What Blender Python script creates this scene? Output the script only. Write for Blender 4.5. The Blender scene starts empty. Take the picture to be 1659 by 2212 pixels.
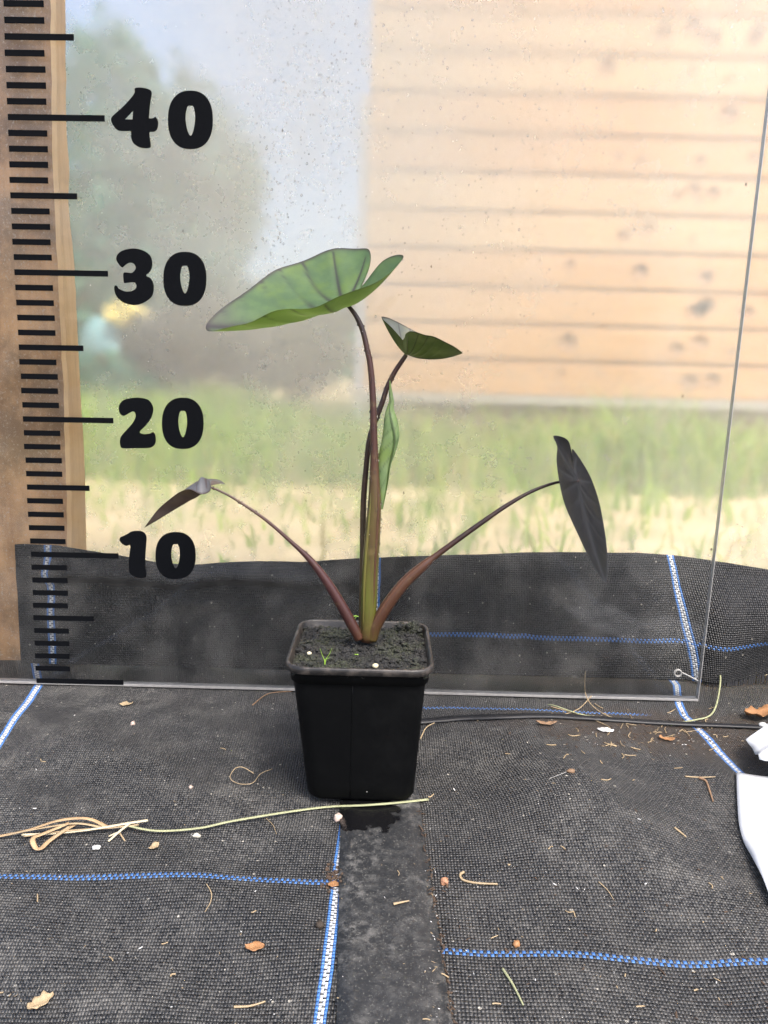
import bpy, bmesh, math, random
from mathutils import Vector, Matrix, noise
random.seed(11)
R_ = math.radians
scene = bpy.context.scene
col = scene.collection

# ------------------------------------------------------------------ camera
F_PX, CX, CY = 1661.0, 829.5, 1106.0          # pixel frame 1659 x 2212
PITCH, ROLL = R_(10.665), 0.026
CAM = Vector((0.0, -0.553, 0.2455))
_f = Vector((0, math.cos(PITCH), -math.sin(PITCH)))
_u = Vector((0, math.sin(PITCH), math.cos(PITCH)))
_x = Vector((1, 0, 0))
CR = _x * math.cos(ROLL) + _u * math.sin(ROLL)
CU = -_x * math.sin(ROLL) + _u * math.cos(ROLL)
cam_data = bpy.data.cameras.new('camera')
cam_data.sensor_fit = 'VERTICAL'; cam_data.sensor_height = 36.0
cam_data.lens = F_PX / 2212 * 36.0
cam_data.clip_start = 0.01; cam_data.clip_end = 600
cam = bpy.data.objects.new('camera', cam_data); col.objects.link(cam)
M = Matrix((CR, CU, -_f)).transposed().to_4x4(); M.translation = CAM
cam.matrix_world = M
scene.camera = cam

# ------------------------------------------------------------------ sky, sun, exposure
SUN_EL, SUN_AZ = R_(58), R_(150)                # azimuth clockwise from +Y
world = bpy.data.worlds.new('World'); scene.world = world
world.use_nodes = True
wn = world.node_tree.nodes; wl = world.node_tree.links
sky = wn.new('ShaderNodeTexSky'); sky.sky_type = 'NISHITA'; sky.sun_disc = False
sky.sun_elevation = SUN_EL; sky.sun_rotation = SUN_AZ
sky.air_density = 0.8; sky.dust_density = 4.5; sky.ozone_density = 0.8
wn['Background'].inputs['Strength'].default_value = 0.15
wl.new(sky.outputs['Color'], wn['Background'].inputs['Color'])
sd = bpy.data.lights.new('sun', 'SUN'); sd.energy = 1.05; sd.angle = R_(14); sd.color = (1, 0.97, 0.93)
sun = bpy.data.objects.new('sun', sd); col.objects.link(sun)
_sdir = Vector((math.sin(SUN_AZ) * math.cos(SUN_EL), math.cos(SUN_AZ) * math.cos(SUN_EL), math.sin(SUN_EL)))
sun.rotation_euler = _sdir.to_track_quat('Z', 'Y').to_euler()
sun.location = (0.5, -1, 3)
scene.view_settings.view_transform = 'Standard'; scene.view_settings.look = 'None'
scene.view_settings.gamma = 1.0; scene.view_settings.exposure = 1.75
scene.view_settings.use_curve_mapping = False
scene.render.engine = 'CYCLES'
cy = scene.cycles
cy.use_denoising = True
cy.max_bounces = 7; cy.diffuse_bounces = 2; cy.glossy_bounces = 2; cy.transparent_max_bounces = 10; cy.transmission_bounces = 6
cy.use_adaptive_sampling = True; cy.adaptive_threshold = 0.015
cy.sample_clamp_indirect = 6.0

# ------------------------------------------------------------------ helpers
def ray(px, py):
    return _f + CR * ((px - CX) / F_PX) - CU * ((py - CY) / F_PX)
def W(px, py, Y):                      # pixel -> point on the upright plane y = Y
    d = ray(px, py); t = (Y - CAM.y) / d.y
    return CAM + d * t
def G(px, py, z=0.0):                  # pixel -> point on the level plane z
    d = ray(px, py); t = (z - CAM.z) / d.z
    return CAM + d * t

def cr_(pts, n):                       # Catmull-Rom through tuples, n samples
    m = len(pts) - 1; out = []
    for i in range(n):
        s = i / (n - 1) * m; k = min(int(s), m - 1); t = s - k
        p0 = pts[max(k - 1, 0)]; p1 = pts[k]; p2 = pts[k + 1]; p3 = pts[min(k + 2, m)]
        out.append(tuple(0.5 * (2 * b + (c - a) * t + (2 * a - 5 * b + 4 * c - d) * t * t + (3 * b - a - 3 * c + d) * t ** 3)
                         for a, b, c, d in zip(p0, p1, p2, p3)))
    return out
def lerp(a, b, t): return a + (b - a) * t
def interp(x, xs, ys):
    if x <= xs[0]: return ys[0]
    for i in range(len(xs) - 1):
        if x <= xs[i + 1]:
            return lerp(ys[i], ys[i + 1], (x - xs[i]) / (xs[i + 1] - xs[i]))
    return ys[-1]
def sm(a, b, x):
    t = max(0, min(1, (x - a) / (b - a))); return t * t * (3 - 2 * t)

def mesh_obj(name, verts, faces, mat=None, parent=None, smooth=True, uvs=None, cols=None, mats=None, midx=None):
    me = bpy.data.meshes.new(name)
    me.from_pydata([tuple(v) for v in verts], [], faces)
    for m in (mats or ([mat] if mat else [])): me.materials.append(m)
    if smooth:
        me.polygons.foreach_set('use_smooth', [True] * len(me.polygons))
    if midx: me.polygons.foreach_set('material_index', midx)
    if uvs:
        l = me.uv_layers.new(name='UVMap')
        for lp in me.loops: l.data[lp.index].uv = uvs[lp.vertex_index]
    if cols:
        for nm, vals in cols.items():
            a = me.color_attributes.new(nm, 'FLOAT_COLOR', 'POINT')
            for i, c in enumerate(vals): a.data[i].color = (*c, 1) if len(c) == 3 else c
    me.update()
    o = bpy.data.objects.new(name, me); col.objects.link(o)
    if parent: o.parent = parent
    return o
def tag(o, label=None, cat=None, group=None, kind=None):
    if label: o['label'] = label
    if cat: o['category'] = cat
    if group: o['group'] = group
    if kind: o['kind'] = kind
    return o
def empty(name, label, cat, group=None):
    o = bpy.data.objects.new(name, None); col.objects.link(o); o.empty_display_size = 0.02
    return tag(o, label, cat, group)

def tube(path, radii, seg=10, flat=1.0, caps=True, up=Vector((0, -1, 0.2))):
    """verts, faces of a tube; flat squashes the section along 'up'"""
    n = len(path); V = []; Fc = []
    path = [Vector(p) for p in path]
    for i, p in enumerate(path):
        t = (path[min(i + 1, n - 1)] - path[max(i - 1, 0)]).normalized()
        a = t.cross(up)
        if a.length < 1e-4: a = t.cross(Vector((1, 0, 0)))
        a.normalize(); b = a.cross(t).normalized()
        for k in range(seg):
            w = 2 * math.pi * k / seg
            V.append(p + (a * math.cos(w) + b * math.sin(w) * flat) * radii[i])
    for i in range(n - 1):
        for k in range(seg):
            k2 = (k + 1) % seg
            Fc.append((i * seg + k, i * seg + k2, (i + 1) * seg + k2, (i + 1) * seg + k))
    if caps:
        Fc.append(tuple(range(seg))[::-1]); Fc.append(tuple((n - 1) * seg + k for k in range(seg)))
    return V, Fc
def box(a, b):
    V = [Vector((x, y, z)) for z in (a[2], b[2]) for y in (a[1], b[1]) for x in (a[0], b[0])]
    Fc = [(0, 2, 3, 1), (4, 5, 7, 6), (0, 1, 5, 4), (2, 6, 7, 3), (0, 4, 6, 2), (1, 3, 7, 5)]
    return V, Fc
def bevel_obj(o, w, seg=2):
    bm = bmesh.new(); bm.from_mesh(o.data)
    bmesh.ops.bevel(bm, geom=bm.edges[:], offset=w, segments=seg, affect='EDGES')
    bm.to_mesh(o.data); bm.free()
class MB:
    def __init__(s): s.V = []; s.F = []
    def add(s, VF):
        k = len(s.V); s.V += [Vector(v) for v in VF[0]]; s.F += [tuple(i + k for i in f) for f in VF[1]]
    def build(s, *a, **k): return mesh_obj(a[0], s.V, s.F, *a[1:], **k)
def ico(c, r, sub=1, jit=0.0, sq=(1, 1, 1), seed=0):
    bm = bmesh.new(); bmesh.ops.create_icosphere(bm, subdivisions=sub, radius=1)
    bm.verts.ensure_lookup_table()
    V = []
    for v in bm.verts:
        k = 1 + jit * noise.noise(v.co * 1.7 + Vector((seed * 3.1, seed * 1.7, 0)))
        V.append(Vector(c) + Vector((v.co.x * sq[0], v.co.y * sq[1], v.co.z * sq[2])) * r * k)
    Fc = [tuple(v.index for v in f.verts) for f in bm.faces]; bm.free()
    return V, Fc

# ------------------------------------------------------------------ materials
class NT:
    def __init__(s, name):
        s.mat = bpy.data.materials.new(name); s.mat.use_nodes = True
        s.t = s.mat.node_tree; s.n = s.t.nodes; s.l = s.t.links
        s.b = s.n['Principled BSDF']; s.out = s.n['Material Output']
    def new(s, typ, **kw):
        n = s.n.new(typ)
        for k, v in kw.items(): setattr(n, k, v)
        return n
    def put(s, sock, v):
        if isinstance(v, bpy.types.NodeSocket): s.l.new(v, sock)
        else: sock.default_value = v
    def m(s, op, a, b=0.0, c=0.0):
        n = s.new('ShaderNodeMath', operation=op)
        s.put(n.inputs[0], a)
        if len(n.inputs) > 1: s.put(n.inputs[1], b)
        if op in ('SMOOTH_MIN', 'MULTIPLY_ADD', 'COMPARE', 'WRAP'): s.put(n.inputs[2], c)
        return n.outputs[0]
    def ss(s, x, a, b):
        n = s.new('ShaderNodeMapRange', interpolation_type='SMOOTHSTEP')
        s.put(n.inputs[0], x); n.inputs[1].default_value = a; n.inputs[2].default_value = b
        n.inputs[3].default_value = 0; n.inputs[4].default_value = 1
        return n.outputs[0]
    def mix(s, f, a, b):
        n = s.new('ShaderNodeMix', data_type='RGBA')
        s.put(n.inputs[0], f)
        for i, v in ((6, a), (7, b)):
            s.put(n.inputs[i], v if isinstance(v, bpy.types.NodeSocket) else (*v[:3], 1))
        return n.outputs[2]
    def coord(s, kind='Object'): 
        return s.new('ShaderNodeTexCoord').outputs[kind]
    def mapv(s, v, sc, loc=(0, 0, 0)):
        n = s.new('ShaderNodeMapping'); s.put(n.inputs[0], v)
        n.inputs['Scale'].default_value = sc; n.inputs['Location'].default_value = loc
        return n.outputs[0]
    def noise(s, v, scale, detail=3, rough=.55, dist=0):
        n = s.new('ShaderNodeTexNoise'); s.put(n.inputs['Vector'], v)
        n.inputs['Scale'].default_value = scale; n.inputs['Detail'].default_value = detail
        n.inputs['Roughness'].default_value = rough; n.inputs['Distortion'].default_value = dist
        return n.outputs['Fac']
    def vor(s, v, scale, feature='F1', out='Distance', rnd=1.0):
        n = s.new('ShaderNodeTexVoronoi', feature=feature); s.put(n.inputs['Vector'], v)
        n.inputs['Scale'].default_value = scale; n.inputs['Randomness'].default_value = rnd
        return n.outputs[out]
    def vor2(s, v, scale):
        n = s.new('ShaderNodeTexVoronoi', feature='F1'); s.put(n.inputs['Vector'], v); n.inputs['Scale'].default_value = scale
        c = s.new('ShaderNodeSeparateColor'); s.l.new(n.outputs['Color'], c.inputs[0]); return n.outputs['Distance'], c
    def bump(s, h, strength, dist, normal=None):
        n = s.new('ShaderNodeBump'); s.put(n.inputs['Height'], h)
        n.inputs['Strength'].default_value = strength; n.inputs['Distance'].default_value = dist
        if normal: s.put(n.inputs['Normal'], normal)
        return n.outputs[0]
    def set(s, **kw):
        mp = dict(color='Base Color', rough='Roughness', normal='Normal', spec='Specular IOR Level', metal='Metallic',
                  trans='Transmission Weight', ior='IOR', coat='Coat Weight', sheen='Sheen Weight', alpha='Alpha')
        for k, v in kw.items():
            if k == 'color' and not isinstance(v, bpy.types.NodeSocket): v = (*v[:3], 1)
            s.put(s.b.inputs[mp[k]], v)
        return s
def simple(name, c, rough=.6, var=.35, scale=300, bump=0, spec=.4):
    n = NT(name); v = n.coord(); f = n.noise(v, scale)
    n.set(color=n.mix(f, [k * (1 - var) for k in c], [k * (1 + var) for k in c]), rough=rough, spec=spec)
    if bump: n.set(normal=n.bump(f, .6, bump))
    return n.mat

PW, PH = 0.00155, 0.0019        # warp and weft tape widths
def fabric(name, warps, wefts, dust=1.0, wet_shade=None, seed=0.0, stain=None):
    n = NT(name)
    uv = n.new('ShaderNodeUVMap').outputs[0]
    sp = n.new('ShaderNodeSeparateXYZ'); n.l.new(uv, sp.inputs[0])
    wob = n.m('MULTIPLY', n.m('SUBTRACT', n.noise(uv, 45, 2), .5), .0011)
    u = n.m('ADD', sp.outputs[0], wob); v = n.m('ADD', sp.outputs[1], n.m('MULTIPLY', wob, .8))
    cu = n.m('DIVIDE', u, PW); cv = n.m('DIVIDE', v, PH)
    iu = n.m('FLOOR', cu); iv = n.m('FLOOR', cv); fu = n.m('FRACT', cu); fv = n.m('FRACT', cv)
    par = n.m('FLOORED_MODULO', n.m('ADD', iu, iv), 2.0)
    su = n.m('SINE', n.m('MULTIPLY', fu, math.pi)); sv = n.m('SINE', n.m('MULTIPLY', fv, math.pi))
    hw = n.m('MULTIPLY', n.m('POWER', su, .45), n.m('MULTIPLY_ADD', sv, .6, .4))
    hf = n.m('MULTIPLY', n.m('POWER', sv, .45), n.m('MULTIPLY_ADD', su, .6, .4))
    h = n.m('ADD', n.m('MULTIPLY', hw, par), n.m('MULTIPLY', hf, n.m('SUBTRACT', 1.0, par)))
    # tape tones: every tape and every crossing differs a little
    cell = n.new('ShaderNodeCombineXYZ'); n.l.new(iu, cell.inputs[0]); n.l.new(iv, cell.inputs[1]); cell.inputs[2].default_value = seed
    wh = n.new('ShaderNodeTexWhiteNoise', noise_dimensions='3D'); n.l.new(cell.outputs[0], wh.inputs[0])
    base = n.mix(wh.outputs[0], (.0045, .005, .0055), (.0155, .0165, .018))
    base = n.mix(n.m('MULTIPLY', par, .6), base, (.033, .033, .033))
    # dust
    vs = n.mapv(uv, (1, 1, 1), (seed * 3.7, seed * 1.3, 0))
    d1 = n.ss(n.noise(vs, 9, 3, .6), .36, .72); d2 = n.ss(n.noise(vs, 420, 2, .7), .40, .75); d3 = n.ss(n.noise(vs, 60, 2, .6), .4, .7)
    dm = n.m('MULTIPLY', n.m('ADD', n.m('MULTIPLY', d1, .55), .25), n.m('ADD', n.m('MULTIPLY', d2, .7), n.m('MULTIPLY', d3, .3)))
    dm = n.m('MULTIPLY', n.m('MULTIPLY', dm, n.m('MULTIPLY_ADD', h, .6, .4)), dust)
    if wet_shade:  # damp patch with the pot's shadow painted in by thinning the dust
        q = n.new('ShaderNodeVectorMath', operation='DISTANCE'); n.l.new(uv, q.inputs[0]); q.inputs[1].default_value = (wet_shade[0], wet_shade[1], 0)
        wq = n.ss(n.m('ADD', q.outputs['Value'], n.m('MULTIPLY', n.m('SUBTRACT', n.noise(vs, 55, 3), .5), wet_shade[2] * 1.2)), wet_shade[2] * 1.15, wet_shade[2] * .7)
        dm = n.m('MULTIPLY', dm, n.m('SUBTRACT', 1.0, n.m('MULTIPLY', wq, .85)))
    c = n.mix(dm, base, (.165, .16, .145))
    if stain:
        q = n.new('ShaderNodeVectorMath', operation='DISTANCE'); n.l.new(n.mapv(uv, (1, 2.6, 1)), q.inputs[0]); q.inputs[1].default_value = (stain[0], stain[1] * 2.6, 0)
        sq = n.m('MULTIPLY', n.ss(n.m('ADD', q.outputs['Value'], n.m('MULTIPLY', n.m('SUBTRACT', d3, .5), .05)), stain[2], stain[2] * .35), n.m('MULTIPLY_ADD', d2, .5, .45))
        c = n.mix(sq, c, (.050, .036, .025))
    for u0, kinds in warps:
        k = n.m('SUBTRACT', iu, float(math.floor(u0 / PW)))
        vis = n.m('MAXIMUM', par, n.m('GREATER_THAN', n.m('ABSOLUTE', n.m('SUBTRACT', fv, .5)), .2))
        fade = n.m('SUBTRACT', .97, n.m('MULTIPLY', d2, .35))
        for lo, hi, cc in kinds:
            s = n.m('MULTIPLY', n.m('GREATER_THAN', k, lo - .5), n.m('LESS_THAN', k, hi + .5))
            c = n.mix(n.m('MULTIPLY', n.m('MULTIPLY', s, vis) if cc is WHITE else s, fade), c, cc)
    for v0, nr, ulo, uhi in wefts:
        k = n.m('SUBTRACT', iv, float(math.floor(v0 / PH)))
        s = n.m('MULTIPLY', n.m('GREATER_THAN', k, -.5), n.m('LESS_THAN', k, nr - .5))
        s = n.m('MULTIPLY', s, n.m('MULTIPLY', n.ss(u, ulo, ulo + .02), n.ss(u, uhi, uhi - .02)))
        s = n.m('MULTIPLY', s, n.m('SUBTRACT', 1.0, par))
        c = n.mix(n.m('MULTIPLY', s, n.m('SUBTRACT', .95, n.m('MULTIPLY', d2, .4))), c, (.06, .165, .42))
    # pale grit specks
    g, gs = n.vor2(vs, 260)
    spk = n.m('MULTIPLY', n.m('LESS_THAN', g, n.m('MULTIPLY', gs.outputs[1], .22)), n.m('GREATER_THAN', gs.outputs[0], .86))
    c = n.mix(n.m('MULTIPLY', spk, .8), c, (.34, .32, .27))
    hh = n.m('ADD', h, n.m('MULTIPLY', d2, .25))
    n.set(color=c, rough=n.m('MULTIPLY_ADD', dm, .4, .42), spec=.45, normal=n.bump(hh, 1.0, .0010))
    return n.mat
BLUE, WHITE = (.055, .17, .44), (.58, .60, .62)
WB = [(0, 0, BLUE), (1, 2, WHITE), (3, 3, BLUE)]

def wood_mat(name, c1, c2, sc=(60, 60, 3), dirt=0.0, bump=.0006):
    n = NT(name); v = n.mapv(n.coord(), sc)
    a = n.noise(v, 1.0, 6, .6, .8); b = n.noise(v, 4.0, 4, .7)
    c = n.mix(n.ss(a, .3, .7), c1, c2); c = n.mix(n.m('MULTIPLY', n.ss(b, .5, .8), .4), c, [k * .45 for k in c1])
    if dirt:
        q = n.coord(); d = n.ss(n.noise(q, 14, 6, .7), .35, .65); e = n.ss(n.noise(q, 500, 2, .6), .56, .72)
        c = n.mix(n.m('MULTIPLY', d, dirt), c, (.075, .052, .034)); c = n.mix(n.m('MULTIPLY', e, dirt * .7), c, (.42, .35, .27))
    n.set(color=c, rough=.75, spec=.25, normal=n.bump(n.m('ADD', a, b), .6, bump))
    return n.mat

FILM_Y = .0725
def film_mat():
    n = NT('polythene_film'); v = n.coord()
    big = n.noise(v, 5, 3, .6); drops = n.vor(v, 420); fine = n.noise(v, 900, 1, .6); med = n.noise(v, 90, 3, .6)
    hz = n.m('ADD', n.m('MULTIPLY', big, .6), n.m('MULTIPLY', med, .4))
    sx_ = n.new('ShaderNodeSeparateXYZ'); n.l.new(v, sx_.inputs[0]); n_x = sx_.outputs[0]
    nrm = n.bump(n.m('ADD', n.m('MULTIPLY', n.ss(drops, .0, .5), .6), n.m('ADD', fine, n.m('MULTIPLY', med, .6))), .07, .0005)
    rf = n.new('ShaderNodeBsdfRefraction'); rf.inputs['IOR'].default_value = 1.10
    rf.inputs['Color'].default_value = (.97, .97, .96, 1)
    n.put(rf.inputs['Roughness'], n.m('MULTIPLY_ADD', n.m('MULTIPLY', n.ss(hz, .38, .64), n.ss(n_x, .30, -.10)), .20, .185)); n.put(rf.inputs['Normal'], nrm)
    tl = n.new('ShaderNodeBsdfTranslucent'); tl.inputs['Color'].default_value = (.92, .89, .83, 1)
    df = n.new('ShaderNodeBsdfDiffuse'); df.inputs['Color'].default_value = (.8, .8, .78, 1)
    gl = n.new('ShaderNodeBsdfGlossy'); gl.inputs['Roughness'].default_value = .35
    ms = n.new('ShaderNodeMixShader'); ms.inputs[0].default_value = .30
    n.l.new(tl.outputs[0], ms.inputs[1]); n.l.new(df.outputs[0], ms.inputs[2])
    fp = W(690, 230, FILM_Y)               # heavier condensation where the shed corner shelters the film
    fd = n.new('ShaderNodeVectorMath', operation='DISTANCE'); n.l.new(n.mapv(v, (1, 1, .62)), fd.inputs[0]); fd.inputs[1].default_value = (fp.x, fp.y, fp.z * .62)
    fog = n.m('MULTIPLY', n.ss(n.m('ADD', fd.outputs['Value'], n.m('MULTIPLY', n.m('SUBTRACT', hz, .5), .12)), .22, .02), .30)
    m2 = n.new('ShaderNodeMixShader'); n.put(m2.inputs[0], n.m('ADD', fog, n.m('MULTIPLY_ADD', n.ss(hz, .3, .7), .13, .17)))
    n.l.new(rf.outputs[0], m2.inputs[1]); n.l.new(ms.outputs[0], m2.inputs[2])
    m3 = n.new('ShaderNodeMixShader'); m3.inputs[0].default_value = .02
    n.l.new(m2.outputs[0], m3.inputs[1]); n.l.new(gl.outputs[0], m3.inputs[2])
    # dirt flecks
    g, gs = n.vor2(n.mapv(v, (1, 1, .6)), 62)
    wz = fine
    spk = n.m('MULTIPLY', n.m('LESS_THAN', n.m('MULTIPLY_ADD', wz, .05, g), n.m('MULTIPLY_ADD', gs.outputs[1], .045, .045)), n.m('GREATER_THAN', gs.outputs[0], .72))
    dd = n.new('ShaderNodeBsdfDiffuse'); dd.inputs['Color'].default_value = (.10, .075, .05, 1)
    m4 = n.new('ShaderNodeMixShader'); n.put(m4.inputs[0], n.m('MULTIPLY', spk, .75))
    n.l.new(m3.outputs[0], m4.inputs[1]); n.l.new(dd.outputs[0], m4.inputs[2])
    n.l.new(m4.outputs[0], n.out.inputs[0])
    return n.mat

def acrylic_mat():
    n = NT('clear_acrylic'); v = n.coord()
    tr = n.new('ShaderNodeBsdfTransparent'); tr.inputs['Color'].default_value = (.985, .99, .985, 1)
    df = n.new('ShaderNodeBsdfDiffuse'); df.inputs['Color'].default_value = (.62, .60, .55, 1)
    gl = n.new('ShaderNodeBsdfGlossy'); gl.inputs['Roughness'].default_value = .06
    fr = n.new('ShaderNodeFresnel'); fr.inputs['IOR'].default_value = 1.3
    z = n.new('ShaderNodeSeparateXYZ'); n.l.new(v, z.inputs[0])
    low = n.ss(z.outputs[2], .14, .02)
    dust = n.m('MULTIPLY', n.ss(n.noise(v, 22, 6, .65), .40, .72), .10)
    spot = n.m('MULTIPLY', n.ss(n.noise(v, 260, 3, .6), .62, .74), .20)
    scr = n.m('MULTIPLY', n.ss(n.noise(n.mapv(v, (40, 1, 900)), 1, 2), .68, .74), .05)
    d = n.m('ADD', n.m('ADD', dust, n.m('MULTIPLY', spot, n.m('MULTIPLY_ADD', low, .8, .3))), n.m('ADD', scr, .012))
    a = n.new('ShaderNodeMixShader'); n.put(a.inputs[0], n.m('MULTIPLY', d, .42)); n.l.new(tr.outputs[0], a.inputs[1]); n.l.new(df.outputs[0], a.inputs[2])
    b = n.new('ShaderNodeMixShader'); n.l.new(fr.outputs[0], b.inputs[0]); n.l.new(a.outputs[0], b.inputs[1]); n.l.new(gl.outputs[0], b.inputs[2])
    n.l.new(b.outputs[0], n.out.inputs[0])
    return n.mat

def leaf_mat(name, up, dn, vein, trans=.35, tcol=(.25, .5, .06), rough=.5, tip=(.06, .052, .055), spec=.35):
    n = NT(name); v = n.coord()
    at = n.new('ShaderNodeVertexColor', layer_name='leaf')
    s = n.new('ShaderNodeSeparateColor'); n.l.new(at.outputs[0], s.inputs[0])
    geo = n.new('ShaderNodeNewGeometry')
    f = n.noise(v, 130, 4, .6); f2 = n.noise(v, 700, 3, .6)
    cu = n.mix(n.ss(f, .35, .7), up[0], up[1]); cd = n.mix(n.ss(f, .35, .7), dn[0], dn[1])
    c = n.mix(geo.outputs['Backfacing'], cu, cd)
    f3 = n.noise(v, 55, 3, .6)
    c = n.mix(n.m('MULTIPLY', n.ss(f3, .45, .7), .55), c, [up[1][0] * 1.25, up[1][1] * 1.15, up[1][2] * .55])
    c = n.mix(n.m('MULTIPLY', n.ss(s.outputs[2], .82, 1.0), .6), c, tip)
    c = n.mix(n.m('MULTIPLY', s.outputs[0], .92), c, vein)
    c = n.mix(n.ss(s.outputs[1], .955, .995), c, vein)      # margin line
    n.set(color=c, rough=rough, spec=spec, normal=n.bump(f2, .25, .0003))
    tl = n.new('ShaderNodeBsdfTranslucent')
    n.put(tl.inputs['Color'], n.mix(n.m('MULTIPLY', s.outputs[0], .8), tcol, [k * .25 for k in tcol]))
    ms = n.new('ShaderNodeMixShader'); ms.inputs[0].default_value = trans
    n.l.new(n.b.outputs[0], ms.inputs[1]); n.l.new(tl.outputs[0], ms.inputs[2]); n.l.new(ms.outputs[0], n.out.inputs[0])
    return n.mat
def stem_mat():
    n = NT('petiole_skin'); v = n.coord()
    at = n.new('ShaderNodeVertexColor', layer_name='skin')
    st = n.noise(n.mapv(v, (900, 900, 40)), 1, 4, .6); bl = n.noise(v, 160, 3)
    c = n.mix(n.m('MULTIPLY', n.ss(st, .4, .7), .45), at.outputs[0], (.05, .018, .014))
    c = n.mix(n.m('MULTIPLY', n.ss(bl, .55, .75), .25), c, (.16, .12, .05))
    n.set(color=c, rough=.38, spec=.45, normal=n.bump(st, .3, .0003))
    return n.mat
def water_mat():
    n = NT('water_drop'); n.set(color=(1, 1, 1), rough=.02, trans=1.0, ior=1.33); return n.mat
def pot_mat():
    n = NT('black_pot_plastic'); v = n.coord()
    a = n.noise(v, 60, 5, .65); b = n.noise(v, 420, 3, .6); g, gc = n.vor2(v, 190)
    spk = n.m('MULTIPLY', n.m('LESS_THAN', g, .10), n.m('GREATER_THAN', gc.outputs[0], .90))
    c = n.mix(n.m('MULTIPLY', n.ss(a, .45, .75), .35), (.0016, .0018, .002), (.006, .0064, .0064))
    c = n.mix(n.m('MULTIPLY', spk, .5), c, (.35, .36, .34))
    n.set(color=c, rough=n.m('MULTIPLY_ADD', b, .25, .36), spec=.09, normal=n.bump(n.m('ADD', a, n.m('MULTIPLY', b, .4)), .25, .0006))
    return n.mat
def rim_mat():
    n = NT('worn_pot_rim'); v = n.coord(); a = n.ss(n.noise(v, 120, 5, .7), .40, .68)
    x = n.new('ShaderNodeSeparateXYZ'); n.l.new(v, x.inputs[0])
    c = n.mix(a, (.007, .0068, .0066), (.050, .042, .036))
    n.set(color=c, rough=.42, spec=.45, normal=n.bump(a, .2, .0004)); return n.mat
def soil_mat():
    n = NT('potting_soil'); v = n.coord()
    a = n.noise(v, 500, 5, .7); b = n.ss(n.noise(v, 42, 4, .6), .46, .66); c2 = n.noise(v, 1500, 3, .6)
    c = n.mix(n.ss(a, .35, .7), (.003, .003, .003), (.014, .0135, .012))
    c = n.mix(n.m('MULTIPLY', b, n.ss(c2, .35, .7)), c, (.038, .046, .018))
    n.set(color=c, rough=.62, spec=.5, normal=n.bump(n.m('ADD', a, c2), .8, .0012)); return n.mat

# ================================================================== THE GROUND SHEETS
YS = lambda p: G(*p)
strip_l = [G(727, 2212), G(731, 1950), G(735, 1750)]
strip_r = [G(975, 2212), G(940, 1950), G(907, 1745)]
def edge_x(pts, y):
    a, b = pts[0], pts[-1]; return a.x + (b.x - a.x) * (y - a.y) / (b.y - a.y)
POT_FRONT = G(780, 1739).y
def pot_flat(x, y):                    # keeps the fabric level where the pot stands
    return sm(.05, .12, math.hypot(x - POTC.x, (y - POTC.y)))
POTC = Vector((W(778, 1739, POT_FRONT).x, POT_FRONT + .0285, 0))
def zfloor(x, y):
    n1 = noise.noise(Vector((x * 9, y * 9, .3))); n2 = noise.noise(Vector((x * 26, y * 20, 4.2)))
    z = .0035 * n1 + .0012 * n2
    if x > 0.02:
        c = G(1230, 1690); z += .016 * math.exp(-(((x - c.x) / .075) ** 2 + ((y - c.y) / .085) ** 2))
        c = G(1560, 2000); z -= .006 * math.exp(-(((x - c.x) / .05) ** 2 + ((y - c.y) / .10) ** 2))
        z += .0025 * math.sin((x * .9 + y * .5) * 60) * sm(.06, .16, x) * sm(-.03, -.12, y)
    else:
        z += .004 * math.exp(-(((x + .20) / .06) ** 2 + ((y + .07) / .05) ** 2))
        z += .0012 * math.sin(x * 50 + y * 85)
    z *= pot_flat(x, y)
    z *= sm(.0, .05, abs(y + .0)) * .8 + .2 if y > -.05 else 1
    return z - .001
def sheet(name, xa, xb, ya, yb, nx, ny, mat, uvf, zf, xfn=None):
    V = []; Fc = []; U = []
    for j in range(ny + 1):
        y = lerp(ya, yb, j / ny)
        l, r = (xa(y) if callable(xa) else xa), (xb(y) if callable(xb) else xb)
        for i in range(nx + 1):
            x = lerp(l, r, i / nx); V.append((x, y, zf(x, y))); U.append(uvf(x, y))
    for j in range(ny):
        for i in range(nx):
            a = j * (nx + 1) + i; Fc.append((a, a + 1, a + nx + 2, a + nx + 1))
    return tag(mesh_obj(name, V, Fc, mat, uvs=U), kind='structure')

# left sheet: stripes
cl0 = G(711, 2050); cl1 = G(747, 1760)          # blue-white line beside the seam strip
ll0 = G(0, 1600); ll1 = G(85, 1475)
LL3 = [ll0 + (ll0 - ll1) * 6, ll0, ll1, G(80, 1440), G(75, 1400)]
def uv_left(x, y):
    k = (cl1.x - cl0.x) / (cl1.y - cl0.y); xc = cl0.x + k * (y - cl0.y)
    xl = interp(y, [p.y for p in LL3], [p.x for p in LL3])
    t = (x - xc) / (xl - xc) if abs(xl - xc) > 1e-6 else 0      # 0 at the seam, 1 at the left line
    wob = .0012 * noise.noise(Vector((x * 14, y * 14, 1.7)))
    u = -t * .235 if t > 0 else -t * .235
    return (u + wob, y + .0025 * noise.noise(Vector((x * 8, y * 3, 9.1))) - .0018 * sm(-.06, 0, x - edge_x(strip_l, y)))
lw = G(350, 1893).y
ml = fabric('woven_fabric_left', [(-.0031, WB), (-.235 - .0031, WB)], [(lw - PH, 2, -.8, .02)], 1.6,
            wet_shade=(*uv_left(*G(640, 1660).xy), .030), seed=1.0)
sheet('floor_left', -.80, lambda y: edge_x(strip_l, y) + .012, -.95, .06, 200, 240, ml, uv_left, zfloor)
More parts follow.
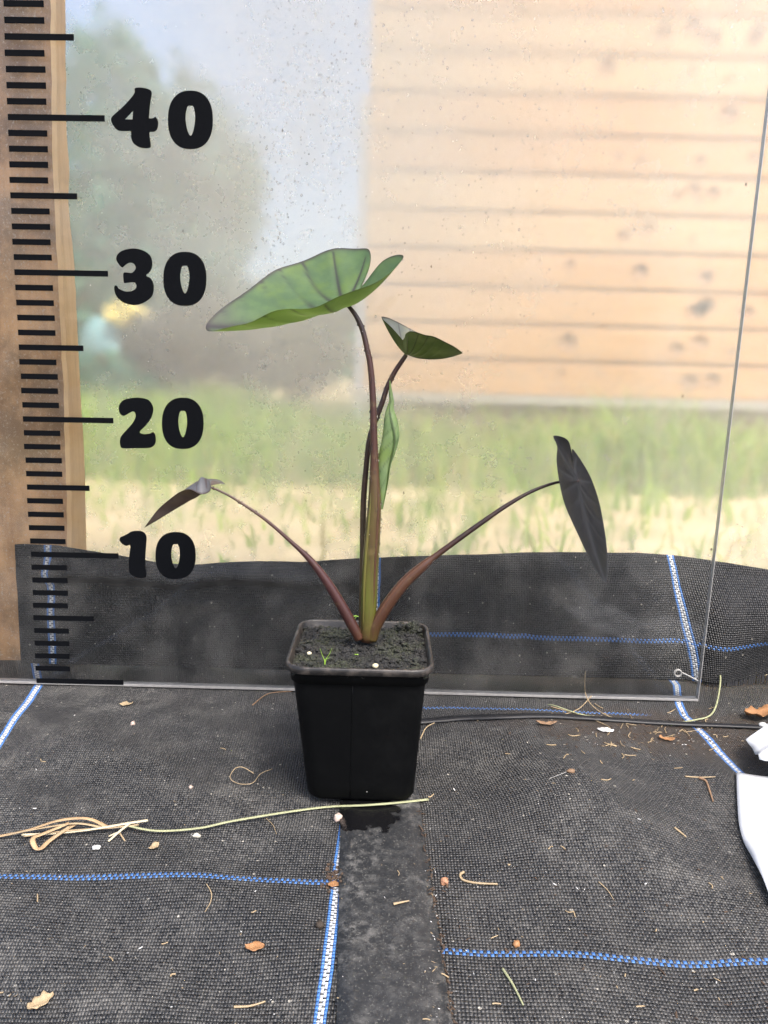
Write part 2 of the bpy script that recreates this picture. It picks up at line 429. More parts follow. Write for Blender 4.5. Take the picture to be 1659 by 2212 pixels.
# right sheet
rw = G(1300, 2052).y; rb = G(1040, 1531).y
rl = [(1700, 1760), (1595, 1670), (1530, 1595), (1478, 1545), (1466, 1515), (1462, 1480)]
rl3 = [G(*p) for p in rl]
def uv_right(x, y):
    xr = interp(-y, [-p.y for p in rl3[::-1]], [p.x for p in rl3[::-1]])
    if y < rl3[0].y: xr = rl3[0].x
    return (x - xr + .0012 * noise.noise(Vector((x * 14, y * 14, 7.7))),
            y + .0035 * noise.noise(Vector((x * 7, y * 3, 3.3))) + .004 * sm(.1, .3, x))
mr = fabric('woven_fabric_right', [(-.0031, WB)], [(rw - PH, 2, -.8, .8), (rb - PH, 2, -.45, -.02)], 1.2, seed=2.0, stain=(*uv_right(*G(1440, 1583).xy), .13))
sheet('floor_right', lambda y: edge_x(strip_r, y) - .012, .85, -.95, .06, 200, 240, mr, uv_right, zfloor)

# flat plastic seam strip over the join of the two sheets
n = NT('dusty_black_plastic'); v = n.coord()
a = n.ss(n.noise(v, 26, 6, .7), .44, .70); b = n.ss(n.noise(v, 170, 5, .75), .42, .68); c3 = n.ss(n.noise(v, 900, 2), .60, .70)
cc = n.mix(n.m('MULTIPLY', n.m('ADD', n.m('MULTIPLY', a, .5), .12), b), (.013, .014, .015), (.20, .195, .18))
cc = n.mix(n.m('MULTIPLY', c3, .25), cc, (.24, .23, .20))
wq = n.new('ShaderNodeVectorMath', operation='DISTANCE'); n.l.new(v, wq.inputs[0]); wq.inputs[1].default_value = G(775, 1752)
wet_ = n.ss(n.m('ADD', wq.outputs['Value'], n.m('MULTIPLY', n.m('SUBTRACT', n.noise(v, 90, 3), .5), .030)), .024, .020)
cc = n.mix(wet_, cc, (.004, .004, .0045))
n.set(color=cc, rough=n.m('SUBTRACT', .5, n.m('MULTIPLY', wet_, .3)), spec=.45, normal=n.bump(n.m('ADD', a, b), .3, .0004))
V = []; Fc = []; U = []
NY = 90
for j in range(NY + 1):
    y = lerp(-.95, -.045, j / NY); l, r = edge_x(strip_l, y), edge_x(strip_r, y)
    l += .0006 * noise.noise(Vector((0, y * 40, 0))); r += .0008 * noise.noise(Vector((3, y * 45, 0)))
    for i in range(7):
        x = lerp(l, r, i / 6); V.append((x, y, .0016 + max(0, zfloor(x, y)) + (.0 if 0 < i < 6 else -.0005)))
    for i in range(7):
        x = lerp(l, r, i / 6); V.append((x, y, .0006 + max(0, zfloor(x, y)) - .001))
for j in range(NY):
    for i in range(6):
        a0 = j * 14 + i; Fc.append((a0, a0 + 1, a0 + 15, a0 + 14)); b0 = a0 + 7; Fc.append((b0, b0 + 14, b0 + 15, b0 + 1))
    Fc.append((j * 14, j * 14 + 14, j * 14 + 21, j * 14 + 7)); Fc.append((j * 14 + 6, j * 14 + 13, j * 14 + 27, j * 14 + 20))
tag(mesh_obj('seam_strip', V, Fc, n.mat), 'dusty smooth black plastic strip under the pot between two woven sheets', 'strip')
ZS = .0017

# ================================================================== UPTURNED FABRIC AT THE BACK
topx = [35, 52, 123, 186, 260, 335, 400, 473, 562, 648, 770, 913, 1059, 1204, 1368, 1548, 1659, 2000]
topy = [1176, 1175, 1178, 1188, 1200, 1213, 1219, 1214, 1211, 1214, 1206, 1201, 1196, 1192, 1194, 1205, 1217, 1235]
DYB, DYT = .039, .060
DX0, DX1 = W(38, 1300, .040).x, .66
def px_at(x, Y):
    lo, hi = -200, 2300
    for _ in range(18):
        mid = (lo + hi) / 2
        if W(mid, 1205, Y).x < x: lo = mid
        else: hi = mid
    return lo
def drape_top(x, Y):
    q = px_at(x, Y); return W(q, interp(q, topx, topy), Y).z
xs_s1, xs_s0 = W(1447, 1203, DYT).x, W(1502, 1440, DYB).x
def drape(i, j, nx, ny):
    x = lerp(DX0, DX1, i / nx); t = j / ny
    deep = sm(-.25, -.16, x); rr = sm(.236, .275, x)
    h = drape_top(x, lerp(.0415, DYT, deep))
    z = .001 + t * (h - .001)
    y = lerp(DYB, lerp(.0415, DYT, deep), t ** .8)
    amp = math.sin(t * math.pi) * deep
    y += amp * (.007 * math.sin(x * 17 + 1.0) + .009 * noise.noise(Vector((x * 11, t * 1.3, 2))))
    y += deep * .0022 * noise.noise(Vector((x * 30, t * 4, 7))) * sm(0, .2, t)
    # loose fold sagging along the upper left edge
    fx = sm(-.30, -.24, x) * sm(.02, -.08, x)
    e = t - (.80 + .10 * math.sin((x + .25) * 14))
    y -= .014 * fx * math.exp(-(e / .08) ** 2) - .009 * fx * math.exp(-((e + .17) / .08) ** 2)
    y -= .007 * sm(-.30, -.28, x) * math.exp(-((x + .19 - .10 * (t - .6)) / .012) ** 2) * sm(1, .8, t) * t
    # vertical crease right of the plant
    y += .005 * math.exp(-((x - .115 - .012 * t) / .006) ** 2) * math.sin(t * math.pi)
    y -= rr * (.008 + .024 * math.sin(min(1, t * 1.05) * math.pi * .85)) + rr * .006 * math.sin(x * 55 + t * 3)
    y = min(y, lerp(.0432, .09, sm(-.232, -.205, x)))
    z += rr * .008 * (1 - t) + rr * .006 * math.sin(x * 40) * (1 - t)
    return (x, y, z), (x - (lerp(xs_s0, xs_s1, t) - xs_s0) * sm(.05, .25, x), t * h * 1.04 + .06 * sm(.03, -.06, x) - .006 * sm(.1, .35, x))
V = []; U = []; Fc = []
nx, ny = 240, 44
for j in range(ny + 1):
    for i in range(nx + 1):
        p, q = drape(i, j, nx, ny); V.append(p); U.append(q)
for j in range(ny):
    for i in range(nx):
        a0 = j * (nx + 1) + i; Fc.append((a0, a0 + 1, a0 + nx + 2, a0 + nx + 1))
us_l = W(112, 1300, .040).x; us_c = W(813, 1300, .05).x
dv = .0285
md = fabric('woven_fabric_drape', [(xs_s0 - .0031, WB), (us_c - .0031, WB), (us_l - .0031, WB)], [(dv, 2, -.03, .9)], .55, seed=3.0)
dr = mesh_obj('upturned_ground_fabric', V, Fc, md, uvs=U)
so = dr.modifiers.new('thick', 'SOLIDIFY'); so.thickness = .0005; so.offset = 0
tag(dr, 'black woven ground fabric turned up against the foot of the film wall', 'fabric')
# frayed tape ends hanging under the right end of the upturned fabric
mb = MB()
for k in range(70):
    x = lerp(.262, .40, k / 69) + random.uniform(-.0005, .0005)
    (px, py_, pz), _ = drape(int((x - DX0) / (DX1 - DX0) * nx), 0, nx, ny)
    L = random.uniform(.004, .012)
    mb.add(box((x - .0005, py_ - .0002, max(.0008, pz - L)), (x + .0005, py_ + .0001, pz + .002)))
mb.build('frayed_edge', simple('fray_tape', (.03, .03, .032), .45), dr, smooth=False)['kind'] = 'stuff'

# ================================================================== POST, FILM
pm = wood_mat('weathered_post_wood', (.42, .235, .11), (.54, .33, .17), (45, 45, 5), dirt=.7)
pside = wood_mat('lit_post_side', (.60, .39, .19), (.74, .52, .28), (45, 45, 4), dirt=.12)  # paler than the front: warm light on this face put into the colour
YB, YF = .0445, .0685
V = []; Fc = []; mi = []
NZ = 60
fcorner = lambda py: interp(py, [-300, 0, 350, 560, 850, 1180, 1480], [106, 118, 122, 132, 146, 154, 160])
redge = lambda py: interp(py, [-300, 0, 250, 350, 430, 560, 850, 1000, 1180, 1480], [135, 140, 142, 149, 147, 160, 174, 183, 187, 194])
for j in range(NZ + 1):
    py = lerp(1490, -300, j / NZ)
    a0 = W(fcorner(py) + 3 * noise.noise(Vector((py * .02, 0, 0))), py, YB); b0 = W(redge(py) + 2 * noise.noise(Vector((py * .03, 5, 0))), py, YF)
    z = a0.z
    V += [Vector((-.44, YB, z)), Vector((a0.x - .003, YB, z)), Vector((a0.x, YB + .0016, z)), Vector((b0.x, YF, z)), Vector((b0.x - .001, YF + .0015, z)), Vector((-.44, YF + .0015, z))]
for j in range(NZ):
    for k in range(6):
        k2 = (k + 1) % 6; Fc.append((j * 6 + k, j * 6 + k2, j * 6 + 6 + k2, j * 6 + 6 + k)); mi.append(1 if k in (1, 2) else 0)
Fc.append(tuple(range(6))[::-1]); mi.append(0); Fc.append(tuple(NZ * 6 + k for k in range(6))); mi.append(0)
tag(mesh_obj('wooden_post', V, Fc, mats=[pm, pside], midx=mi, smooth=False), 'weathered brown wooden post standing behind the ruler board', 'post')

FILM_Y = .0725
mb = MB(); nx, nz = 60, 24
def filmpt(i, k, o):
    x = lerp(-.45, 1.0, i / nx); z = lerp(-.025, .82, k / nz)
    return Vector((x, FILM_Y + o + .0012 * noise.noise(Vector((x * 6, z * 4, 1))), z))
V = [filmpt(i, k, 0) for k in range(nz + 1) for i in range(nx + 1)] + [filmpt(i, k, .0003) for k in range(nz + 1) for i in range(nx + 1)]
Fc = []; N1 = (nx + 1) * (nz + 1)
for k in range(nz):
    for i in range(nx):
        a0 = k * (nx + 1) + i; q = (a0, a0 + 1, a0 + nx + 2, a0 + nx + 1)
        Fc.append(q); Fc.append(tuple(N1 + s for s in q[::-1]))
film = mesh_obj('polythene_film', V, Fc, film_mat())
tag(film, 'hazy translucent polythene film wall beaded with condensation', 'film')
WATER = water_mat()
mb = MB(); rr = random.Random(5)
for k in range(1500):
    if k < 350: px, py = rr.gauss(1090, 170), rr.uniform(20, 800)
    elif k < 560: px, py = rr.gauss(600 - .12 * k + 55, 38), rr.uniform(240, 700)
    elif k < 900: px, py = rr.gauss(690, 70), abs(rr.gauss(180, 190))
    else: px, py = rr.uniform(480, 1640), abs(rr.gauss(0, 380))
    if px < 170 or py > 1100: continue
    p = W(px, py, FILM_Y - .0005); r = rr.uniform(.00025, .0007) * (1.6 if rr.random() < .06 else 1)
    mb.add(ico(p, r, 1, .2, (1, .45, rr.uniform(1, 1.4)), k))
o = mb.build('condensation_droplets', WATER, film); o['kind'] = 'stuff'

# ================================================================== ACRYLIC BOARD WITH THE RULER
board = empty('ruler_board', 'clear acrylic board with black centimetre marks and numerals behind the plant', 'board')
BT = .004
bl0, br0 = W(-300, 1466, 0), W(1508, 1516, 0)
rt = W(1666, 190, 0)
def bx_right(z): return br0.x + (rt.x - br0.x) * (z - br0.z) / (rt.z - br0.z)
ZT = .72
loop = [Vector((-.40, 0, .0008)), Vector((br0.x, 0, br0.z if br0.z > 0 else .0006)), Vector((bx_right(ZT), 0, ZT)), Vector((-.40, 0, ZT))]
V = loop + [p + Vector((0, BT, 0)) for p in loop]
AC = acrylic_mat()
mesh_obj('sheet', V, [(0, 1, 2, 3), (7, 6, 5, 4)], AC, board, smooth=False)
ne = NT('lit_acrylic_edge'); ve = ne.coord()  # pale colour paints the line of light seen inside the slab's edges
ne.set(color=ne.mix(ne.noise(ve, 300, 4), (.20, .195, .185), (.40, .39, .37)), rough=.35, spec=.5, trans=.25)
def edge_bar(a, b, w, side):
    V_ = []
    for p in (a, b):
        for dy, dw in ((-.0002, 0), (-.0002, w), (.0011, w * 1.4), (BT + .0002, w * 1.4), (BT + .0002, 0)):
            V_.append(p + Vector((0, dy, 0)) + side * dw)
    F_ = [(k, (k + 1) % 5, (k + 1) % 5 + 5, k + 5) for k in range(5)] + [(4, 3, 2, 1, 0), (5, 6, 7, 8, 9)]
    mesh_obj('lit_edge', V_, F_, ne.mat, board, smooth=False)
edge_bar(V[0] - Vector((0, 0, .0003)), V[1] - Vector((0, 0, .0003)), .0016, Vector((0, 0, 1)))
edge_bar(V[1] + Vector((.0002, 0, .002)), V[2] + Vector((.0002, 0, 0)), .0005, Vector((-1, 0, 0)))
VINYL = simple('black_vinyl', (.0035, .004, .005), .9, .3, 900, spec=.03)
def plate(name, loops, parent, y=-.00035, th=.0003):
    """flat sticker from pixel outlines (first = outline, others = holes) on the board plane"""
    bm = bmesh.new(); ed = []
    for lp in loops:
        vs = [bm.verts.new(W(px, py, 0)) for px, py in lp]
        for v_ in vs: v_.co.y = y
        for i in range(len(vs)): ed.append(bm.edges.new((vs[i], vs[(i + 1) % len(vs)])))
    r = bmesh.ops.triangle_fill(bm, use_beauty=True, use_dissolve=False, edges=ed)
    fs = [f for f in bm.faces]
    e = bmesh.ops.extrude_face_region(bm, geom=fs)
    for g in e['geom']:
        if isinstance(g, bmesh.types.BMVert): g.co.y += th
    bmesh.ops.recalc_face_normals(bm, faces=bm.faces[:])
    me = bpy.data.meshes.new(name); bm.to_mesh(me); bm.free(); me.materials.append(VINYL)
    o = bpy.data.objects.new(name, me); col.objects.link(o); o.parent = parent; return o
# tick marks: left ends measured every 5 cm
tv = [50, 45, 40, 35, 30, 25, 20, 15, 10, 5, 0]
tx = [3, 10, 17, 22, 31, 41, 50, 58, 67, 73, 79]
ty = [-102, 79, 253, 422, 588, 750, 905, 1052, 1197, 1334, 1470]
tl3 = [W(a_, b_, 0) for a_, b_ in zip(tx, ty)]
for c_ in range(0, 51):
    vv = [-k for k in tv]
    p = Vector((interp(-c_, vv, [q.x for q in tl3]), 0, interp(-c_, vv, [q.z for q in tl3])))
    L = .0648 if c_ % 10 == 0 else (.0455 if c_ % 5 == 0 else .0262)
    if c_ == 0: L = .0665
    th = .00195 if c_ else .0019
    sl = lerp(.004, .010, c_ / 40); j1 = random.uniform(-.0003, .0003)
    # marks follow the board's own slight lean
    q = [(p.x + j1, p.z - th), (p.x + j1 + L, p.z - th + L * sl), (p.x + j1 + L, p.z + th + L * sl), (p.x + j1, p.z + th)]
    mesh_obj('ruler_mark', [(x, -.00035, z) for x, z in q] + [(x, -.00005, z) for x, z in q],
             [(0, 1, 2, 3), (7, 6, 5, 4), (0, 4, 5, 1), (1, 5, 6, 2), (2, 6, 7, 3), (3, 7, 4, 0)], VINYL, board, smooth=False)
def smooth_loop(pts, k=4):
    out = []; m = len(pts)
    for i in range(m):
        p0, p1, p2, p3 = pts[i - 1], pts[i], pts[(i + 1) % m], pts[(i + 2) % m]
        for s in range(k):
            t = s / k
            out.append(tuple(.5 * (2 * b + (c - a) * t + (2 * a - 5 * b + 4 * c - d) * t * t + (3 * b - a - 3 * c + d) * t ** 3) for a, b, c, d in zip(p0, p1, p2, p3)))
    return out
Z5 = lambda L: [(x / 3.1008, y / 3.1008) for x, y in L]
Z6 = lambda L: [(x / 2.6876, 713.2 + y / 2.6876) for x, y in L]
d4 = Z5([(905, 592), (950, 588), (1000, 600), (1017, 625), (1006, 700), (1000, 770), (1001, 793), (1030, 791), (1042, 783), (1058, 810), (1060, 835), (1052, 868), (1030, 884), (1003, 886), (1005, 930), (1010, 960), (1008, 988), (975, 994), (930, 985), (895, 960), (880, 925), (877, 881), (850, 879), (795, 875), (765, 850), (745, 810), (750, 785), (775, 760), (830, 710), (880, 655), (903, 620)])
h4 = Z5([(837, 800), (893, 742), (888, 801)])
d3 = Z5([(780, 1740), (785, 1710), (810, 1685), (850, 1670), (905, 1665), (960, 1678), (1005, 1710), (1020, 1755), (1018, 1790), (1005, 1820), (980, 1845), (1010, 1865), (1028, 1900), (1030, 1940), (1018, 1985), (980, 2018), (930, 2040), (880, 2042), (825, 2025), (785, 1990), (768, 1950), (767, 1920), (780, 1912), (800, 1935), (840, 1952), (880, 1950), (908, 1935), (915, 1915), (905, 1895), (880, 1892), (850, 1895), (832, 1895), (827, 1865), (828, 1830), (845, 1825), (880, 1828), (900, 1815), (910, 1795), (900, 1770), (875, 1760), (850, 1768), (830, 1785), (820, 1792), (800, 1775)])
d2 = Z6([(690, 460), (695, 430), (720, 405), (770, 393), (820, 393), (862, 405), (885, 435), (890, 470), (875, 515), (845, 555), (812, 590), (833, 603), (870, 600), (890, 592), (902, 610), (905, 640), (898, 665), (870, 683), (800, 685), (715, 685), (700, 670), (697, 640), (705, 615), (735, 580), (770, 540), (787, 505), (785, 480), (770, 472), (745, 485), (720, 497), (700, 487)])
d1 = Z6([(697, 1225), (697, 1205), (715, 1195), (745, 1180), (765, 1168), (800, 1165), (830, 1170), (850, 1195), (850, 1240), (845, 1300), (845, 1370), (850, 1420), (845, 1435), (820, 1438), (780, 1430), (755, 1410), (749, 1380), (750, 1320), (757, 1250), (735, 1252), (715, 1243)])
for nm, L in (('numeral', [smooth_loop(d4), h4]), ('numeral', [smooth_loop(d3)]), ('numeral', [smooth_loop(d2)]), ('numeral', [smooth_loop(d1)])):
    plate(nm, L, board)
for (x0, x1, y0, y1) in ((363, 460, 196, 322.5), (353, 446, 544, 661), (350, 440, 859, 970), (336, 423, 1149, 1251)):
    cx_, cy_, a_, b_ = (x0 + x1) / 2, (y0 + y1) / 2, (x1 - x0) / 2, (y1 - y0) / 2
    out = []
    for k in range(48):
        w = 2 * math.pi * k / 48; c_, s_ = math.cos(w), math.sin(w)
        out.append((cx_ + a_ * math.copysign(abs(c_) ** .84, c_), cy_ + b_ * math.copysign(abs(s_) ** .86, s_)))
    wx, wy = x1 - x0, y1 - y0
    hole = smooth_loop([(x0 + wx * u_, y0 + wy * v_) for u_, v_ in ((.44, .268), (.50, .258), (.56, .268), (.595, .36), (.605, .48), (.585, .62), (.545, .73), (.503, .77), (.455, .72), (.41, .60), (.392, .47), (.405, .35))], 3)
    plate('numeral', [out, hole], board)
# drilled hole with its ring near the lower right corner
hc = W(1464, 1454, -.001)
V = []; Fc = []; SG, RN = 24, 8
for i in range(SG):
    w = 2 * math.pi * i / SG; d = Vector((math.cos(w), 0, math.sin(w)))
    for k in range(RN):
        q = 2 * math.pi * k / RN; V.append(hc + d * (.0026 + .0008 * math.cos(q)) + Vector((0, .0012 * math.sin(q), 0)))
for i in range(SG):
    for k in range(RN): Fc.append((i * RN + k, i * RN + (k + 1) % RN, (i + 1) % SG * RN + (k + 1) % RN, (i + 1) % SG * RN + k))
mesh_obj('hole_ring', V, Fc, simple('grey_grommet', (.20, .195, .18), .45), board)
PALE = simple('pale_wire', (.27, .265, .25), .45)
wp = [hc + Vector((.0028, -.001, .0008)), W(1490, 1461, -.002), W(1508, 1471, -.002)]
V, Fc = tube(cr_([tuple(p) for p in wp], 10), [.0005] * 10, 6)
mesh_obj('tie_wire', V, Fc, PALE, board)

# ================================================================== POT
pot = empty('flower_pot', 'square tapered black plastic nursery pot filled with dark soil', 'pot')
HB = W(892, 1730, POT_FRONT).x - W(664, 1730, POT_FRONT).x
hb = HB / 2 * 1.02
zr_guess = .0
# rim: solve its height from the pixel of the front lip with the rim 4.5 mm nearer than the base
lipY = POT_FRONT - .0062
ZR = W(776, 1446, lipY).z
ht = (W(939, 1440, lipY + .004).x - W(612.5, 1440, lipY + .004).x) / 2
POTC = Vector(((W(939, 1440, lipY).x + W(612.5, 1440, lipY).x) / 2, lipY + ht, 0))
bcx = (W(892, 1730, POT_FRONT).x + W(664, 1730, POT_FRONT).x) / 2
def rsq(h, r, z, cx_, cy_, n=7):
    P = []
    for q, (sx, sy) in enumerate(((1, 1), (-1, 1), (-1, -1), (1, -1))):
        for k in range(n):
            w = q * math.pi / 2 + k / (n - 1) * math.pi / 2
            P.append(Vector((cx_ + sx * (h - r) + r * math.cos(w), cy_ + sy * (h - r) + r * math.sin(w), z)))
    return P
def loft(name, rings, mat, parent, capA=False, capB=False):
    V = [p for r in rings for p in r]; m = len(rings[0]); Fc = []
    for j in range(len(rings) - 1):
        for k in range(m): Fc.append((j * m + k, j * m + (k + 1) % m, (j + 1) * m + (k + 1) % m, (j + 1) * m + k))
    if capA: Fc.append(tuple(range(m))[::-1])
    if capB: Fc.append(tuple((len(rings) - 1) * m + k for k in range(m)))
    return mesh_obj(name, V, Fc, mat, parent)
Z0 = ZS + .0003
hw_ = ht - .0042                              # wall half width right under the rim
def wall_ring(t, off=0):
    h = lerp(hb, hw_, t) - off; cx_ = lerp(bcx, POTC.x, t); cy_ = lerp(POT_FRONT + hb, POTC.y, t)
    return rsq(h, .009, Z0 + t * (ZR - .0105 - Z0), cx_, cy_)
pmat = pot_mat(); rmat = rim_mat()
rings = [rsq(hb - .0022, .008, Z0, bcx, POT_FRONT + hb)] + [rsq(hb - .0006, .009, Z0 + .0012, bcx, POT_FRONT + hb)] + [wall_ring(t) for t in [.04 + .96 * k / 10 for k in range(11)]]
wall = loft('pot_wall', rings, pmat, pot, capA=True)
c = POTC
loft('step_band', [rsq(hw_ + .0002, .0095, ZR - .0108, c.x, c.y), rsq(hw_ + .0016, .0105, ZR - .0104, c.x, c.y), rsq(hw_ + .0018, .0105, ZR - .0045, c.x, c.y)], pmat, pot)
loft('pot_rim', [rsq(hw_ + .0018, .0105, ZR - .0046, c.x, c.y), rsq(ht - .0006, .0115, ZR - .0042, c.x, c.y), rsq(ht, .012, ZR - .0036, c.x, c.y), rsq(ht, .012, ZR - .0006, c.x, c.y),
                 rsq(ht - .0005, .0118, ZR, c.x, c.y), rsq(ht - .0017, .011, ZR, c.x, c.y), rsq(ht - .0021, .0105, ZR - .0006, c.x, c.y), rsq(ht - .0066, .0080, ZR - .02, c.x, c.y)], rmat, pot)
# raised mould seam on the front wall
fs = [Vector((POTC.x - .0035 + lerp(-.0002, .0, t), lerp(POT_FRONT, POTC.y - hw_, t) - .0001, Z0 + .003 + t * (ZR - .0135 - Z0))) for t in [k / 10 for k in range(11)]]
V, Fc = tube(fs, [.00035] * 11, 6); mesh_obj('mould_seam', V, Fc, pmat, pot)

# soil
SOIL = soil_mat()
V = []; Fc = []; NS = 110; hs = ht - .0022
def soil_z(x, y):
    e = max(abs(x - c.x), abs(y - c.y)) / hs
    q = Vector((x * 1000, y * 1000, 0))
    z = ZR - .0020 + .0015 * noise.noise(q * .07) + .0016 * noise.turbulence(q * .22, 3, False) - .0016
    z += .0016 * noise.noise(q * .55) + .0011 * noise.noise(q * 1.1) + .0006 * noise.noise(q * 2.2)
    z += .0022 * sm(.03, .0, math.hypot(x - c.x - .002, y - c.y)) - .0012 * sm(.75, 1, e)
    return z
for j in range(NS + 1):
    for i in range(NS + 1):
        u_, v_ = lerp(-1, 1, i / NS), lerp(-1, 1, j / NS)
        k = 1 - .07 * (u_ * u_ * v_ * v_)
        x, y = c.x + u_ * hs * k, c.y + v_ * hs * k
        V.append((x, y, soil_z(x, y)))
for j in range(NS):
    for i in range(NS):
        a0 = j * (NS + 1) + i; Fc.append((a0, a0 + 1, a0 + NS + 2, a0 + NS + 1))
soil = mesh_obj('soil', V, Fc, SOIL, pot, smooth=False)
mb = MB(); rr = random.Random(3)
for k in range(1500):
    x, y = c.x + rr.uniform(-.96, .96) * hs, c.y + rr.uniform(-.96, .96) * hs
    r = rr.choice((.0004, .0006, .0008, .0012, .0016)) * rr.uniform(.7, 1.3)
    mb.add(ico((x, y, soil_z(x, y) + r * .2), r, 1, .8, (rr.uniform(.7, 1.6), rr.uniform(.7, 1.6), .7), k))
for k in range(26):                             # clods by the back right corner and along the rim
    x, y = c.x + hs * rr.uniform(.55, .92), c.y + hs * rr.uniform(.72, .95)
    mb.add(ico((x, y, ZR - .002 + rr.uniform(0, .003)), rr.uniform(.0012, .0024), 2, .9, (1, 1, .8), k))
mb.build('soil_crumbs', SOIL, pot, smooth=False)['kind'] = 'stuff'

# ================================================================== PLANT
YC = POTC.y
plant = empty('elephant_ear_plant', 'small elephant ear plant with dark petioles and heart-shaped leaves in the pot', 'plant')
STEM = stem_mat()
GREEN, OLIVE, MAROON, DARK, BROWN = (.120, .135, .020), (.095, .070, .018), (.055, .020, .018), (.022, .011, .010), (.080, .034, .018)
def petiole(name, pts, cols_, seg=14, n=48, flat=1.0):
    """pts: (px, py, dY cm, width px)"""
    P = []
    for px, py, d, w in pts:
        p = W(px, py, YC + d / 100); z = (p - CAM).dot(_f); P.append((p.x, p.y, p.z, w / 2 * z / F_PX))
    S = cr_(P, n)
    V, Fc = tube([q[:3] for q in S], [q[3] for q in S], seg, flat)
    C = []; cols_ = [tuple(a * .66 for a in q) for q in cols_]
    for i in range(n):
        t = i / (n - 1) * (len(cols_) - 1); k = min(int(t), len(cols_) - 2); f_ = t - k
        cc_ = tuple(lerp(a, b, f_) for a, b in zip(cols_[k], cols_[k + 1])); C += [cc_] * seg
    o = mesh_obj(name, V, Fc, STEM, plant, cols={'skin': C}); return S
zz1 = lambda x, y: (411.5 + x / 2.6296, 493.7 + y / 2.6296)
zz2 = lambda x, y: (274.3 + x / 3.024, 987.5 + y / 3.024)
zz3 = lambda x, y: (768 + x / 2.749, 905 + y / 2.749)
zzs = lambda x, y: (811.9 + x / 7.56, 630.9 + y / 7.56)
main_pts = [(793, 1384, -.1, 31), (796, 1330, -.1, 34), (799, 1240, -.1, 35), (805, 1150, -.1, 33), (809, 1090, -.1, 29), (809, 1035, -.1, 22), (808.5, 980, -.1, 17), (807, 920, -.1, 15), (805, 850, -.1, 14),
            (*zz1(1022, 780), -.1, 13), (*zz1(1002, 680), -.1, 12), (*zz1(978, 580), -.1, 11.5), (*zz1(942, 500), -.1, 10.5), (*zz1(893, 436), 0, 8), (*zz1(870, 424), .1, 6)]
S_main = petiole('petiole', main_pts, [BROWN, GREEN, OLIVE, OLIVE, BROWN, MAROON, MAROON, MAROON, DARK, DARK, DARK])
sm_pts = [(782, 1380, .7, 16), (783, 1300, .75, 15), (784, 1200, .8, 14), (785, 1090, .85, 13), (791, 1010, .8, 12), (798, 950, .7, 12), (812, 905, .7, 12), (*zz1(1090, 985), .7, 11.5), (*zz1(1118, 900), .7, 11), (*zz1(1160, 815), .6, 10.5), (*zz1(1200, 755), .5, 10), (*zz1(1225, 718), .4, 9)]
S_small = petiole('petiole', sm_pts, [OLIVE, (.07, .05, .02), DARK, DARK, DARK, MAROON, DARK])
left_pts = [(776, 1380, -.3, 20), (*zz2(1478, 1110), -.35, 23), (*zz2(1410, 985), -.4, 23), (*zz2(1310, 820), -.5, 20), (*zz2(1200, 675), -.6, 14.5), (*zz2(1080, 560), -.7, 9), (*zz2(900, 405), -.9, 7), (*zz2(700, 270), -1.0, 5.5), (*zz2(600, 218), -1.0, 5), (*zz2(535, 192), -1.0, 4.5)]
S_left = petiole('petiole', left_pts, [BROWN, MAROON, (.066, .024, .024), MAROON, (.075, .034, .028), (.06, .027, .023), MAROON])
right_pts = [(803, 1382, -.2, 24), (*zz3(120, 1230), -.25, 26), (*zz3(190, 1105), -.3, 27), (*zz3(290, 975), -.35, 25), (*zz3(400, 875), -.4, 21), (*zz3(470, 818), -.4, 14), (*zz3(600, 722), -.45, 12), (*zz3(750, 615), -.5, 11), (*zz3(900, 512), -.5, 9.5), (*zz3(1050, 428), -.5, 7.5), (*zz3(1200, 376), -.4, 6), (*zz3(1325, 368), 0, 5)]
S_right = petiole('petiole', right_pts, [OLIVE, BROWN, (.095, .042, .022), BROWN, DARK, DARK, DARK, DARK])
# sheath edges: thin flanges on the outer petioles and on the main stem
def flange(S, i0, i1, side, colr):
    P = []; n_ = len(S)
    for i in range(i0, i1 + 1):
        p = Vector(S[i][:3]); t = (Vector(S[min(i + 1, n_ - 1)][:3]) - Vector(S[max(i - 1, 0)][:3])).normalized()
        a = t.cross(Vector((0, -1, 0))).normalized(); r = S[i][3]
        P.append(p + a * r * side + Vector((0, -1, 0)) * r * .72)
    m_ = len(P); rad = [S[i0 + k][3] * .22 * math.sin(math.pi * (.08 + .84 * k / (m_ - 1))) for k in range(m_)]
    V, Fc = tube(P, rad, 6); mesh_obj('sheath_edge', V, Fc, STEM, plant, cols={'skin': [colr] * len(V)})
flange(S_left, 3, 21, .30, (.06, .018, .018)); flange(S_right, 4, 22, -.55, (.09, .04, .02)); flange(S_main, 3, 19, .55, (.06, .028, .014)); flange(S_main, 2, 15, -.62, (.10, .10, .02))

